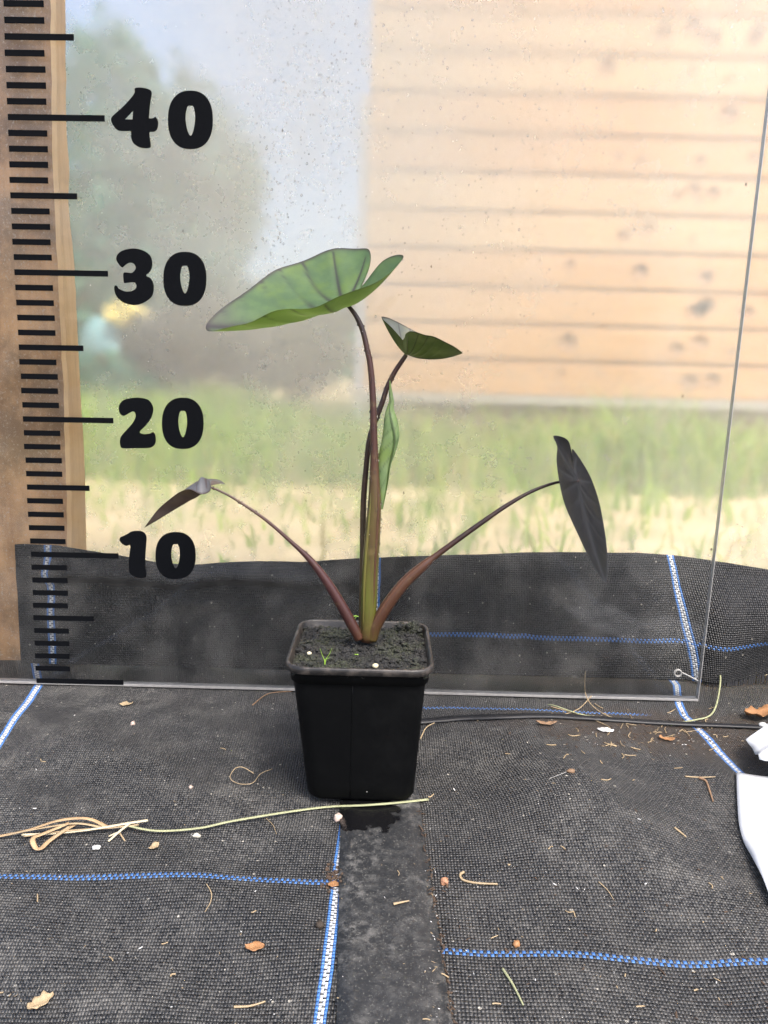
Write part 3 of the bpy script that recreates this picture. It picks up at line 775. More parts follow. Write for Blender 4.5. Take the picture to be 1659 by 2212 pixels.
TM = [(-.13, 0), (-.30, .10), (-.42, .20), (-.36, .33), (-.15, .43), (.10, .45), (.35, .38), (.60, .24), (.82, .10), (1, 0)]
TM = TM + [(x, -y) for x, y in TM[-2::-1]]
VEINS = [((0, 0), (1, 0), .012)]
for sgn in (1, -1):
    VEINS += [((0, 0), (-.36, .24 * sgn), .010), ((0, 0), (-.08, .42 * sgn), .009), ((.02, 0), (.20, .43 * sgn), .009)]
    VEINS += [((x0, 0), (x1, y1 * sgn), .007) for x0, x1, y1 in ((.17, .42, .35), (.34, .60, .23), (.52, .76, .14), (.70, .88, .06))]
def vein_amt(x, y, wm=2.1):
    b_ = 0
    for (ax, ay), (bx_, by_), w in VEINS:
        dx, dy = bx_ - ax, by_ - ay; L2 = dx * dx + dy * dy
        t = max(0, min(1, ((x - ax) * dx + (y - ay) * dy) / L2))
        px, py = ax + dx * t + .03 * math.sin(t * math.pi) * (1 if dx > 0 else 0) * (1 if abs(dy) > .01 else 0), ay + dy * t
        d = math.hypot(x - px, y - py); ww = wm * w * (1.35 - .8 * t)
        b_ = max(b_, math.exp(-(d / ww) ** 2))
    return b_
def leaf(name, O, marg, zf, sag, up, mat, label, baseY=0.0, N=190, RN=44, pucker=.0006, wave=.0):
    O3 = W(*zf(O[0], O[1]), YC + baseY + O[2] / 100)
    P = []
    for q in marg:
        p = W(*zf(q[0], q[1]), YC + baseY + q[2] / 100)
        b_ = q[3] if len(q) > 3 else (0, 0, 0)
        P.append((p.x, p.y, p.z, b_[0] / 100, b_[1] / 100, b_[2] / 100))
    P.append(P[0])
    S = cr_(P, N); T = cr_(TM, N)
    sagv = Vector(sag) / 100
    V = [O3]; C = [(1, 0, 0)]; Fc = []
    upv = Vector(up).normalized()
    for k in range(1, RN + 1):
        r = k / RN
        for i in range(N):
            m_ = Vector(S[i][:3]); bv = Vector(S[i][3:6])
            p = O3 + (m_ - O3) * r + (sagv + bv) * 4 * r * (1 - r)
            tx_, ty_ = T[i][0] * r, T[i][1] * r
            va = vein_amt(tx_, ty_)
            p = p - upv * pucker * vein_amt(tx_, ty_, 5.0) * sm(0, .2, r) * (1 - r ** 4)
            p = p + upv * wave * math.sin(i / N * 2 * math.pi * 9) * r ** 3
            V.append(p); C.append((va, r, tx_ * .5 + .5))
    for i in range(N - 1): Fc.append((0, 1 + i, 2 + i))
    for k in range(RN - 1):
        for i in range(N - 1):
            a0 = 1 + k * N + i; Fc.append((a0, a0 + N, a0 + N + 1, a0 + 1))
    j = len(Fc) * 2 // 3
    nrm = Vector((0, 0, 0))
    for f_ in Fc[N:]:
        a_, b_, c_ = V[f_[0]], V[f_[1]], V[f_[2]]; nrm += (b_ - a_).cross(c_ - a_)
    if nrm.dot(upv) < 0: Fc = [f_[::-1] for f_ in Fc]
    o = mesh_obj(name, V, Fc, mat, plant, cols={'leaf': C})
    o['label'] = label
    return o
UPG = leaf_mat('green_leaf', ((.042, .080, .038), (.062, .110, .044)), ((.05, .078, .020), (.07, .10, .026)), (.020, .015, .022), .24, (.17, .28, .04))
SMG = leaf_mat('dark_green_leaf', ((.060, .068, .062), (.085, .093, .086)), ((.022, .028, .012), (.030, .038, .015)), (.014, .010, .011), .10, (.14, .22, .03))
BLK = leaf_mat('black_leaf', ((.0045, .005, .006), (.008, .0085, .010)), ((.030, .020, .018), (.042, .028, .023)), (.016, .017, .019), .03, (.10, .05, .02), .6, (.008, .009, .010), .16)
BRN = leaf_mat('brown_leaf', ((.058, .060, .068), (.082, .084, .090)), ((.058, .043, .037), (.078, .058, .048)), (.03, .018, .016), .08, (.14, .07, .03), .6, (.045, .032, .026))
leaf('leaf_blade', (870, 425, 0),
     [(968, 330, .5), (1005, 255, 1.6), (1024, 148, 2.6), (978, 113, 3.2), (850, 110, 3.6), (700, 158, 3.6), (540, 213, 3.2), (400, 293, 2.4), (225, 418, 1.0), (88, 552, 0),
      (150, 577, -.9), (300, 545, -1.9), (460, 472, -2.7), (650, 458, -3.1), (810, 398, -2.8), (1045, 312, -1.7), (1210, 160, -.5), (1085, 192, 0)],
     zz1, (0, .05, -.42), (0, -.25, 1), UPG, 'broad green leaf with purple veins, cupped and tilted to the left', wave=.0007)
leaf('leaf_blade', (505, 1025, .4),
     [(440, 785, -.2), (270, 590, .3), (90, 415, .8), (185, 415, 1.4), (322, 472, 2.0), (480, 552, 2.3), (680, 658, 2.2), (900, 745, 1.6), (1180, 865, .8), (1415, 1000, 0),
      (1300, 902, -.7), (1120, 808, -1.3), (950, 726, -1.7), (800, 698, -1.9), (665, 655, -1.8), (560, 640, -1.5), (490, 680, -1.0), (470, 740, -.6)],
     zzs, (0, 0, -.25), (-.2, .6, 1), SMG, 'small dark green cupped leaf pointing right')
leaf('leaf_blade', (1325, 366, 0),
     [(1290, 240, .1), (1262, 128, -.6), (1176, 100, -1.4, (.18, 0, .06)), (1197, 165, -1.9), (1194, 250, -2.3), (1212, 385, -2.4), (1245, 515, -2.0), (1312, 668, -1.4), (1405, 860, -.6), (1484, 970, 0),
      (1497, 860, .5), (1489, 730, 1.0), (1467, 590, 1.5), (1441, 470, 1.7), (1396, 345, 1.6), (1345, 255, 1.2), (1292, 180, .8), (1286, 200, .4)],
     zz3, (-.12, .10, 0), (.85, -.5, .1), BLK, 'near-black narrow-looking leaf hanging upright on the right', pucker=.0004)
leaf('leaf_blade', (535, 190, 0),
     [(546, 176, .2), (562, 152, .5), (644, 180, .6, (0, 0, .12)), (598, 147, .9), (525, 142, 1.2), (470, 152, 1.4), (400, 194, 1.3), (320, 257, 1.0), (205, 347, .5), (112, 463, 0),
      (200, 345, -.3, (.06, 0, -.26)), (285, 270, -.7, (.08, 0, -.34)), (350, 225, -1.1, (.04, 0, -.22)), (410, 211, -1.6, (-.12, 0, .20)), (470, 238, -1.9, (-.22, 0, .66)), (508, 241, -1.8, (-.18, 0, .72)), (543, 222, -1.3, (-.05, 0, .55)), (549, 192, -.5, (0, 0, .2))],
     zz2, (0, 0, -.02), (-.3, .3, 1), BRN, 'shrivelled brown leaf with a folded grey lobe drooping on the left', baseY=-.010, pucker=.0004)

# rolled young leaf beside the main stem
RL = [(842, 822, 1.5, 0), (843, 838, 3, .1), (844, 852, 5, .2), (845.5, 866, 6, .3), (842.5, 882, 9, .4), (843, 905, 16, .45), (844, 930, 20, .5), (842, 950, 21, .5), (836, 975, 19.5, .5), (829, 1005, 16, .5), (826, 1035, 13.5, .5), (824, 1065, 10, .5), (822, 1100, 5, .5)]
n_ = 70; Q = []
for px, py, w, d in RL:
    p = W(px, py, YC + .002 + d / 1000); zc = (p - CAM).dot(_f); Q.append((p.x, p.y, p.z, w * zc / F_PX))
Q = cr_(Q, n_); V = []; Fc = []; C = []; NA = 56
for i, q in enumerate(Q):
    t = i / (n_ - 1); turns = 1.55
    a00 = R_(-150) + R_(150) * t                    # leading edge winds round
    for k in range(NA):
        s_ = k / (NA - 1); w = a00 + s_ * turns * 2 * math.pi
        rr_ = q[3] * (1.0 - .34 * s_) * (1 + .03 * math.sin(w * 2 + 9 * t))
        V.append(Vector(q[:3]) + Vector((math.cos(w), math.sin(w) * .7, 0)) * rr_)
        vn = max(math.exp(-(((t * 9 + s_ * 5) % 1 - .5) / .06) ** 2) * .8, math.exp(-((s_ - .30) / .012) ** 2))
        C.append((vn, 1 if s_ < .02 else .5, 0))
for i in range(n_ - 1):
    for k in range(NA - 1):
        a0 = i * NA + k; Fc.append((a0, a0 + 1, a0 + NA + 1, a0 + NA))
ROL = leaf_mat('young_leaf', ((.10, .17, .06), (.14, .22, .085)), ((.13, .20, .085), (.18, .25, .115)), (.06, .085, .04), .30, (.26, .44, .08), .5, (.10, .16, .06))
o = mesh_obj('rolled_leaf', V, Fc, ROL, plant, cols={'leaf': C}); o['label'] = 'pale green young leaf still rolled up'

# water drops on the petioles
mb = MB(); rr = random.Random(9)
def drops(S, i0, i1, cnt, smin, smax):
    for k in range(cnt):
        i = rr.randint(i0, i1); p = Vector(S[i][:3]); r = S[i][3]; a = rr.uniform(-.2, math.pi + .2)
        t = (Vector(S[min(i + 1, len(S) - 1)][:3]) - Vector(S[i - 1][:3])).normalized(); e = t.cross(Vector((0, -1, 0))).normalized()
        s_ = rr.uniform(smin, smax)
        mb.add(ico(p + e * math.cos(a) * r + Vector((0, -1, 0)) * math.sin(a) * r + t * rr.uniform(-.004, .004), s_, 2, .15, (1, 1, 1.2), k))
drops(S_main, 8, 40, 75, .0003, .0008); drops(S_small, 18, 40, 30, .0003, .0007); drops(S_left, 24, 44, 12, .0004, .0008); drops(S_right, 6, 34, 10, .0003, .0006); drops(S_main, 2, 12, 25, .0003, .0005)
mb.build('water_drops', WATER, plant)['kind'] = 'stuff'

# ================================================================== SMALL THINGS IN THE POT
def pebble(name, p, r, mat, label, cat, group=None, sq=(1, 1, .8), seed=0, jit=.7):
    V, Fc = ico(p, r, 2, jit, sq, seed); return tag(mesh_obj(name, V, Fc, mat), label, cat, group)
PRILL = simple('prill', (.50, .45, .30), .4, .25, 600)
def on_soil(px, py):
    p = G(px, py, ZR - .0015); return Vector((p.x, p.y, soil_z(p.x, p.y)))
p = on_soil(668, 1411); pebble('fertilizer_bead', p + Vector((0, 0, .0008)), .0014, PRILL, 'cream round fertilizer bead on the soil beside the grass seedling', 'bead', jit=.1, seed=1)
p = on_soil(811, 1435); pebble('fertilizer_bead', p + Vector((0, 0, .001)), .0018, PRILL, 'larger cream fertilizer bead on the soil near the front rim', 'bead', jit=.2, seed=2)
SPROUT = simple('sprout_green', (.20, .34, .04), .45, .3, 500)
def sprig(name, base, blades, label, cat, mat=SPROUT):
    mb = MB()
    for (pts, r) in blades:
        S = cr_([tuple(base + Vector(q)) for q in pts], 9); mb.add(tube(S, [r * (1 - .85 * k / 8) for k in range(9)], 5))
    return tag(mb.build(name, mat), label, cat)
mm = .001
p = on_soil(701, 1432)
sprig('grass_seedling', p, [([(0, 0, -mm), (0, 0, 2.5 * mm), (-1.5 * mm, 0, 6 * mm), (-2.5 * mm, 0, 9.5 * mm)], .00035), ([(0, 0, -mm), (.6 * mm, 0, 3 * mm), (2.5 * mm, 0, 6 * mm), (4 * mm, 0, 10 * mm)], .00035), ([(0, 0, -mm), (.8 * mm, 0, 3 * mm), (2 * mm, -mm, 4 * mm), (3 * mm, -mm, 5 * mm)], .0003)],
      'tiny green grass seedling sprouting at the front of the pot', 'seedling')
p = on_soil(764, 1338)
mb = MB(); mb.add(tube(cr_([tuple(p + Vector(q)) for q in ((0, 0, -mm), (.3 * mm, 0, 2 * mm), (-.3 * mm, 0, 4 * mm))], 6), [.0003] * 6, 5))
mb.add(tube(cr_([tuple(p + Vector(q)) for q in ((.2 * mm, 0, 2 * mm), (1.2 * mm, 0, 3.5 * mm), (1.6 * mm, 0, 4.6 * mm))], 6), [.00025] * 6, 5))
for dx, dz in ((-1.2, 4.2), (.3, 4.6), (1.2, 5.0), (2.4, 4.6), (-.2, 3.0)): mb.add(ico(p + Vector((dx * mm, 0, dz * mm)), .0007, 1, 0, (1.3, .9, .5)))
tag(mb.build('leafy_seedling', SPROUT), 'tiny round-leaved green seedling at the back of the pot', 'seedling')
p = on_soil(770, 1412); mb = MB()
for dx in (-.6, .6): mb.add(ico(p + Vector((dx * mm, 0, .8 * mm)), .0006, 1, 0, (1.2, .9, .5)))
tag(mb.build('leafy_seedling', SPROUT), 'minute green two-leaved seedling in the middle of the soil', 'seedling')

# ================================================================== LITTER ON THE FLOOR
STRAW = simple('dry_straw', (.27, .205, .12), .6, .3, 250, .0002)
STRAWG = simple('greenish_straw', (.24, .25, .14), .55, .3, 250, .0002)
STRAWP = simple('pale_straw', (.42, .37, .25), .55, .25, 250, .0002)
STRAWO = simple('tan_blade', (.30, .205, .11), .6, .5, 160, .0003)
TWIG = simple('brown_twig', (.17, .105, .06), .7, .4, 400, .0003)
DRYLEAF = simple('dry_leaf', (.24, .12, .05), .6, .4, 180, .0004)
PERL = simple('white_perlite', (.50, .50, .48), .7, .1, 600, .0003)
STONE = simple('pinkish_stone', (.38, .30, .25), .6, .25, 500, .0003)
PAPER = None
def fz(x, y):
    z = zfloor(x, y)
    if edge_x(strip_l, y) < x < edge_x(strip_r, y): z = max(0, z) + .0016
    return z
def onf(px, py, lift=0.0):
    p = G(px, py, 0)
    for _ in range(3): p = G(px, py, fz(p.x, p.y))
    return Vector((p.x, p.y, fz(p.x, p.y) + lift))
def stalk(name, pxs, r, mat, label, cat, lift=.0006, lifts=None, seg=6, taper=.4, group=None, flat=1.0, n=None):
    P = [tuple(onf(x, y, lift + (lifts[i] if lifts else 0))) for i, (x, y) in enumerate(pxs)]
    n = n or max(6, len(P) * 6); S = cr_(P, n); r *= .72
    V, Fc = tube(S, [r * (1 - taper * k / (n - 1)) for k in range(n)], seg, flat, up=Vector((0, 0, 1)))
    return tag(mesh_obj(name, V, Fc, mat), label, cat, group)
# long straw running under the front of the pot: one stalk with dry leaf blades
straw = empty('straw_stalk', 'long straw stalk lying along the foot of the pot towards the left', 'straw')
def straw_piece(name, pxs, r, mat, lifts=None, flat=.5, taper=.2):
    P = [tuple(onf(x, y, .0012 + (lifts[i] if lifts else 0))) for i, (x, y) in enumerate(pxs)]
    n = len(P) * 6; S = cr_(P, n); V, Fc = tube(S, [r * (1 - taper * k / (n - 1)) for k in range(n)], 6, flat, up=Vector((0, 0, 1)))
    mesh_obj(name, V, Fc, mat, straw)
straw_piece('stem', [(925, 1731), (850, 1739), (780, 1744), (710, 1747), (620, 1762), (500, 1782), (430, 1797), (340, 1803), (275, 1795)], .0010, STRAWG, [0, 0, 0, 0, .001, .001, .001, .001, .002])
straw_piece('split_stem', [(320, 1787), (275, 1794), (200, 1803), (120, 1808), (48, 1811)], .0011, STRAWP, [.003, .003, .002, .001, .001], .35)
straw_piece('split_stem', [(300, 1793), (240, 1800), (150, 1806), (52, 1815)], .0007, STRAW, [.002, .002, .002, .001], .4)
straw_piece('dry_blade', [(232, 1798), (190, 1791), (130, 1795), (60, 1805), (0, 1814), (-60, 1822)], .0013, STRAWO, [.002, .005, .005, .002, .001, .001], .18)
straw_piece('dry_blade', [(225, 1800), (170, 1798), (110, 1801), (50, 1808), (0, 1815), (-60, 1826)], .0009, STRAW, [.002, .004, .003, .002, .001, .001], .25)
straw_piece('dry_blade', [(165, 1794), (135, 1808), (105, 1826), (90, 1840), (79, 1844), (72, 1838), (74, 1829), (88, 1819), (115, 1808), (150, 1797)], .0016, STRAWO, [.003, .002, .001, .001, .002, .004, .004, .003, .003, .004], .15)
straw_piece('dry_blade', [(150, 1801), (128, 1812), (108, 1824)], .0010, STRAW, [.003, .002, .001], .2)
straw_piece('stub', [(282, 1793), (262, 1805), (234, 1822)], .0009, STRAWP, [.003, .002, 0], .5)
straw_piece('stub', [(262, 1803), (235, 1811)], .0006, STRAWP, [.001, 0])
straw_piece('stub', [(258, 1806), (270, 1821)], .0005, STRAW, [.001, 0])

stalk('dry_stalk', [(1548, 1478), (1553, 1500), (1540, 1545), (1500, 1560), (1430, 1566), (1330, 1556), (1260, 1552), (1200, 1535), (1183, 1527)], .0010, STRAWG, 'long curved dry stem lying below the lower right corner of the board', 'stem', lifts=[.016, .009, .002, .001, .001, .001, .002, .003, .001])
stalk('dry_stalk', [(1262, 1482), (1262, 1508), (1275, 1530), (1310, 1550), (1345, 1557)], .0006, STRAW, 'thin dry stem crossing the bottom edge of the board', 'stem', lifts=[.012, .006, .003, .001, .001])
stalk('dry_stalk', [(1277, 1515), (1250, 1538), (1215, 1548), (1190, 1545)], .0005, STRAW, 'thin dry stem branching off beside the board bottom', 'stem', lifts=[.004, .002, .001, .001])
stalk('dry_stalk', [(1190, 1528), (1240, 1542), (1290, 1560), (1318, 1575), (1312, 1590)], .0006, STRAW, 'dry stem sagging onto the crumbs right of the pot', 'stem')
stalk('twig', [(1228, 1668), (1186, 1684)], .00025, PALE, 'fine pale hair-like fibre beside a brown seed', 'fibre')
stalk('twig', [(1510, 1682), (1525, 1690), (1534, 1715), (1540, 1733)], .0013, TWIG, 'short thick brown twig left of the white paper', 'twig', taper=.5)
stalk('straw_bit', [(1480, 1679), (1510, 1681), (1545, 1680)], .0007, STRAW, 'pale straw bit lying across the brown twig', 'straw')
stalk('curled_stem', [(1002, 1886), (994, 1892), (1000, 1903), (1030, 1910), (1075, 1912)], .0010, STRAW, 'curled pale stem on the right fabric by the strip', 'stem')
stalk('straw_bit', [(1086, 2096), (1108, 2130), (1130, 2174)], .0009, STRAWG, 'yellow-green straw bit near the front below the right blue line', 'straw')
stalk('straw_bit', [(1457, 1790), (1482, 1810)], .0009, STRAW, 'short pale straw bit on the ridge of the right fabric', 'straw')
stalk('straw_bit', [(505, 2178), (540, 2176), (573, 2166)], .0007, STRAW, 'pale straw bit lying near the front left', 'straw')
stalk('fibre_loop', [(548, 1676), (525, 1666), (508, 1672), (497, 1685), (515, 1698), (545, 1697), (563, 1680), (588, 1666)], .0004, STRAW, 'thin curled brown root fibre left of the pot', 'fibre', lifts=[.001, .002, .003, .001, .001, .001, .002, .001])
stalk('fibre_loop', [(545, 1525), (580, 1500), (632, 1495)], .0006, TWIG, 'brown fibre reaching the pot from the board edge', 'fibre')
stalk('root_fibre', [(908, 1598), (920, 1580), (938, 1572)], .0007, STRAW, 'short bent straw fibre at the right side of the pot', 'fibre', lifts=[0, .002, .003])
stalk('root_fibre', [(446, 1912), (456, 1930), (455, 1950), (443, 1972)], .0004, STRAW, 'bent thin fibre below the left blue line', 'fibre')
stalk('root_fibre', [(575, 1770), (590, 1785), (597, 1804)], .0003, STRAW, 'fine fibre under the straw stalk left of the pot', 'fibre')
stalk('root_fibre', [(1293, 1907), (1312, 1925), (1325, 1945)], .0004, STRAW, 'fine curved fibre in the middle of the right fabric', 'fibre')
stalk('root_fibre', [(900, 2020), (885, 1992), (915, 1940)], .0002, STRAW, 'fine hair fibre on the plastic strip', 'fibre') if False else None
stalk('dry_husk', [(850, 1955), (868, 1951), (884, 1948)], .0012, STRAW, 'pale husk lying on the black plastic strip', 'husk', taper=.6, flat=.5)

def flake(name, px, py, w, h, mat, label, cat, rot=0, curl=.4, seed=0, lift=.001):
    c_ = onf(px, py, lift); rr = random.Random(seed); V = []; Fc = []; n1, n2 = 12, 5
    for j in range(n2 + 1):
        for i in range(n1 + 1):
            s_, t = i / n1, j / n2 * 2 - 1
            half = h * (math.sin(math.pi * min(1, s_ * .97 + .02)) ** .6) * (1 + .9 * noise.noise(Vector((s_ * 4.3, seed * 1.9, (t > 0) * 7.0))))
            x, y = (s_ - .5) * w, t * half
            z = curl * (abs(y) ** 1.5 * 8 + .6 * x * x / w) + .5 * h * noise.noise(Vector((s_ * 5, t * 2, seed * 2.1)))
            cs, sn = math.cos(rot), math.sin(rot)
            V.append(c_ + Vector((x * cs - y * sn, x * sn + y * cs, abs(z))))
    for j in range(n2):
        for i in range(n1):
            a0 = j * (n1 + 1) + i; Fc.append((a0, a0 + 1, a0 + n1 + 2, a0 + n1 + 1))
    o = mesh_obj(name, V, Fc, mat); s_ = o.modifiers.new('t', 'SOLIDIFY'); s_.thickness = .0003
    return tag(o, label, cat)
flake('dead_leaf', 1640, 1552, .026, .0065, DRYLEAF, 'orange-brown curled dead leaf at the right edge of the floor', 'leaf', .25, 1.0, 4, .002)
flake('dead_leaf', 550, 2051, .008, .0025, DRYLEAF, 'small orange-brown leaf flake near the front left', 'leaf', .1, .8, 7)
flake('dead_leaf', 1440, 1600, .010, .0025, DRYLEAF, 'brown leaf fragment among the crumbs under the board corner', 'leaf', -.2, .9, 9)
flake('dead_leaf', 722, 1915, .006, .0018, DRYLEAF, 'brown leaf fragment beside the blue and white seam line', 'leaf', .4, .8, 12)
flake('dead_leaf', 333, 1833, .006, .0018, STRAW, 'pale curled scrap below the straw stalk', 'leaf', .9, 1, 15)
flake('dead_leaf', 273, 1525, .009, .002, STRAW, 'frayed tan scrap near the left end of the board bottom', 'leaf', .3, 1, 16)
flake('dead_leaf', 88, 2172, .010, .003, STRAW, 'pale tan scrap in the lower left corner', 'leaf', .8, 1, 18)
flake('bark_flake', 1180, 1567, .014, .0022, TWIG, 'rusty brown bark crumb under the black strap', 'bark', 0, 1, 21)
flake('paper_scrap', 1308, 1580, .011, .0028, PERL, 'small white paper scrap below the curved stem', 'paper', -.1, .3, 24)
pebble('pebble', onf(730, 1772, .0018), .0025, STONE, 'pinkish white pebble at the foot of the pot front', 'pebble', seed=3)
pebble('pebble', onf(1648, 1573, .002), .0032, PERL, 'smooth white pebble by the dead leaf on the right', 'pebble', sq=(1, 1, .7), seed=4, jit=.15)
pebble('pebble', onf(960, 1908, .001), .0020, simple('orange_stone', (.32, .16, .09), .6), 'orange pebble next to the curled pale stem', 'pebble', seed=5)
pebble('pebble', onf(1115, 2042, .0008), .0017, DRYLEAF, 'rust-red seed just above the right blue line', 'seed', seed=6)
pebble('pebble', onf(1234, 1668, .0008), .0018, TWIG, 'brown seed with a pale fibre on the right mound', 'seed', sq=(1.4, .8, .7), seed=7)
pebble('pebble', onf(690, 2002, .001), .0022, simple('dark_crumb', (.03, .022, .015), .8), 'dark soil crumb left of the blue and white line', 'crumb', seed=8, jit=.7)
pebble('pebble', onf(287, 1565, .0006), .0016, STONE, 'cream pebble on the left fabric below the board', 'pebble', seed=9)
pebble('pebble', onf(412, 1702, .0006), .0012, STONE, 'pink grain left of the root fibre loop', 'pebble', seed=10)
pebble('pebble', onf(425, 1808, .0008), .0016, simple('putty', (.42, .40, .33), .7), 'cylindrical tan grain just below the straw stalk', 'pebble', sq=(1.5, .8, .8), seed=11)
pebble('pebble', onf(208, 1833, .0006), .0016, PERL, 'pale disc-like grain below the loop of the straw', 'pebble', sq=(1.3, 1, .4), seed=12)
# soil spill by the seam line
mb = MB(); rr = random.Random(4)
CR_ = simple('crumb_brown', (.05, .032, .02), .85, .5, 700)
for k in range(70):
    p = onf(rr.gauss(716, 9), rr.gauss(1895, 13), .0003); mb.add(ico(p, rr.uniform(.0003, .0012), 1, .7, (1, 1, .7), k))
tag(mb.build('soil_spill', CR_, smooth=False), 'small heap of dark soil crumbs at the end of the left blue line', 'soil', kind='stuff')

# fine litter nobody could count
def litter(name, mat, spots, label, cat, smin, smax, elong=1.0):
    mb = MB(); rr = random.Random(len(spots))
    for k, (x, y) in enumerate(spots):
        p = onf(x, y, .0003)
        if math.hypot(p.x - POTC.x, p.y - POTC.y) < .037: continue
        s_ = (smin + (smax - smin) * rr.random() ** 2) * (1 if rr.random() < .8 else 1.7)
        V, Fc = ico((0, 0, 0), s_, 1, .6, (rr.uniform(1, 1 + elong), rr.uniform(.25, .7), .3), k)
        M_ = Matrix.Rotation(rr.uniform(0, 6.28), 3, 'Z'); mb.add(([p + M_ @ v_ for v_ in V], Fc))
    return tag(mb.build(name, mat, smooth=False), label, cat, kind='stuff')
rr = random.Random(21)
sc_ = [(rr.uniform(-100, 1750), rr.uniform(1500, 2300)) for _ in range(330)] + [(rr.gauss(1420, 110), rr.gauss(1585, 28)) for _ in range(130)] + [(rr.gauss(940, 10) , rr.uniform(1760, 2212)) for _ in range(40)]
litter('perlite_grit', PERL, sc_[::3], 'white perlite grains scattered over the black fabric', 'grit', .0002, .0005)
litter('straw_chaff', STRAW, sc_[1::3], 'tan chaff and seed husks scattered over the black fabric', 'chaff', .0002, .0005, 2.5)
sc2 = [(rr.gauss(1430, 130), rr.gauss(1585, 24)) for _ in range(620)] + [(rr.uniform(950, 1659), rr.uniform(1620, 2212)) for _ in range(110)] + [(lerp(905, 980, t) + rr.gauss(0, 3), lerp(1745, 2212, t)) for t in [rr.random() for _ in range(150)]]
litter('brown_debris', CR_, sc2, 'brown plant crumbs gathered below the board corner and along the strip', 'debris', .0002, .0009, 1.4)
mb = MB()
for k in range(76):
    x, y = (rr.uniform(0, 1659), rr.uniform(1540, 2212)) if k < 28 else (rr.gauss(1420, 120), rr.gauss(1590, 30))
    a = rr.uniform(0, 6.28); L = rr.uniform(8, 26); q = [(x + math.cos(a) * L * s_ + rr.gauss(0, 2), y + .55 * math.sin(a) * L * s_ + rr.gauss(0, 1.5)) for s_ in (-.5, 0, .5)]
    P = [onf(*w_, .0005) for w_ in q]
    if min(math.hypot(p.x - POTC.x, p.y - POTC.y) for p in P) < .04: continue
    S = cr_([tuple(p) for p in P], 8); mb.add(tube(S, [rr.uniform(.0002, .0004)] * 8, 4))
tag(mb.build('loose_fibres', STRAW), 'thin straw and root fibres scattered over the black fabric', 'fibres', kind='stuff')

# black plastic strap on the floor behind the pot
P = [onf(x, y, .0012) for x, y in ((860, 1566), (915, 1563), (1000, 1556), (1100, 1553), (1190, 1552), (1300, 1558), (1420, 1566), (1560, 1572), (1760, 1580))]
S = cr_([tuple(p) for p in P], 60); V = []; Fc = []
for i, q in enumerate(S):
    w_ = lerp(.0030, .0018, i / 59) * (1 + .2 * noise.noise(Vector((i * .3, 0, 0))))
    for dy, dz in ((-1, 0), (-.3, .0011), (.3, .0004), (1, .0012)): V.append(Vector(q) + Vector((0, dy * w_, dz)))
for i in range(59):
    for k in range(3): Fc.append((i * 4 + k, i * 4 + k + 1, i * 4 + k + 5, i * 4 + k + 4))
ns = NT('glossy_black_strap'); ns.set(color=(.012, .0125, .014), rough=.42, spec=.3)
o = mesh_obj('plastic_strap', V, Fc, ns.mat); s_ = o.modifiers.new('t', 'SOLIDIFY'); s_.thickness = .0004
tag(o, 'flat glossy black plastic strap lying on the floor right of the pot', 'strap')

# white paper / plastic sheets at the right edge
np_ = NT('white_plastic_sheet'); vp = np_.coord(); a = np_.noise(vp, 25, 3)
np_.set(color=np_.mix(a, (.40, .42, .44), (.47, .49, .51)), rough=.45, spec=.4, normal=np_.bump(np_.noise(vp, 60, 3), .25, .002))
def paper(name, left, right, lifts, label, seed):
    """left/right pixel outlines from back to front"""
    n = 26; L = cr_(left, n); Rr = cr_(right, n); V = []; Fc = []; m_ = 16
    for i in range(n):
        for k in range(m_ + 1):
            s_ = k / m_; px, py = lerp(L[i][0], Rr[i][0], s_), lerp(L[i][1], Rr[i][1], s_)
            p = onf(px, py, .0015); g = lifts[0] + lifts[1] * (s_ ** .8) + .004 * noise.noise(Vector((s_ * 2.2, i / n * 2.6, seed))) * (.3 + s_)
            g += .0035 * max(0, 1 - abs((s_ - .35) * 4 + (i / n - .55) * 5))
            p.z += max(.0004, g); V.append(p)
    for i in range(n - 1):
        for k in range(m_):
            a0 = i * (m_ + 1) + k; Fc.append((a0, a0 + 1, a0 + m_ + 2, a0 + m_ + 1))
    o = mesh_obj(name, V, Fc, np_.mat); s_ = o.modifiers.new('t', 'SOLIDIFY'); s_.thickness = .0003
    return tag(o, label, 'plastic sheet')
paper('white_plastic_sheet', [(1590, 1676), (1592, 1740), (1598, 1800), (1620, 1860), (1665, 1965)], [(1790, 1730), (1800, 1780), (1810, 1850), (1820, 1920), (1830, 2000)], (.0006, .007), 'crumpled white plastic sheet at the right edge of the floor', 1)
paper('white_plastic_sheet', [(1606, 1639), (1618, 1655), (1626, 1675), (1634, 1688)], [(1790, 1545), (1800, 1600), (1810, 1660), (1800, 1755)], (.012, .012), 'white plastic flap resting above the larger sheet at the right edge', 2)

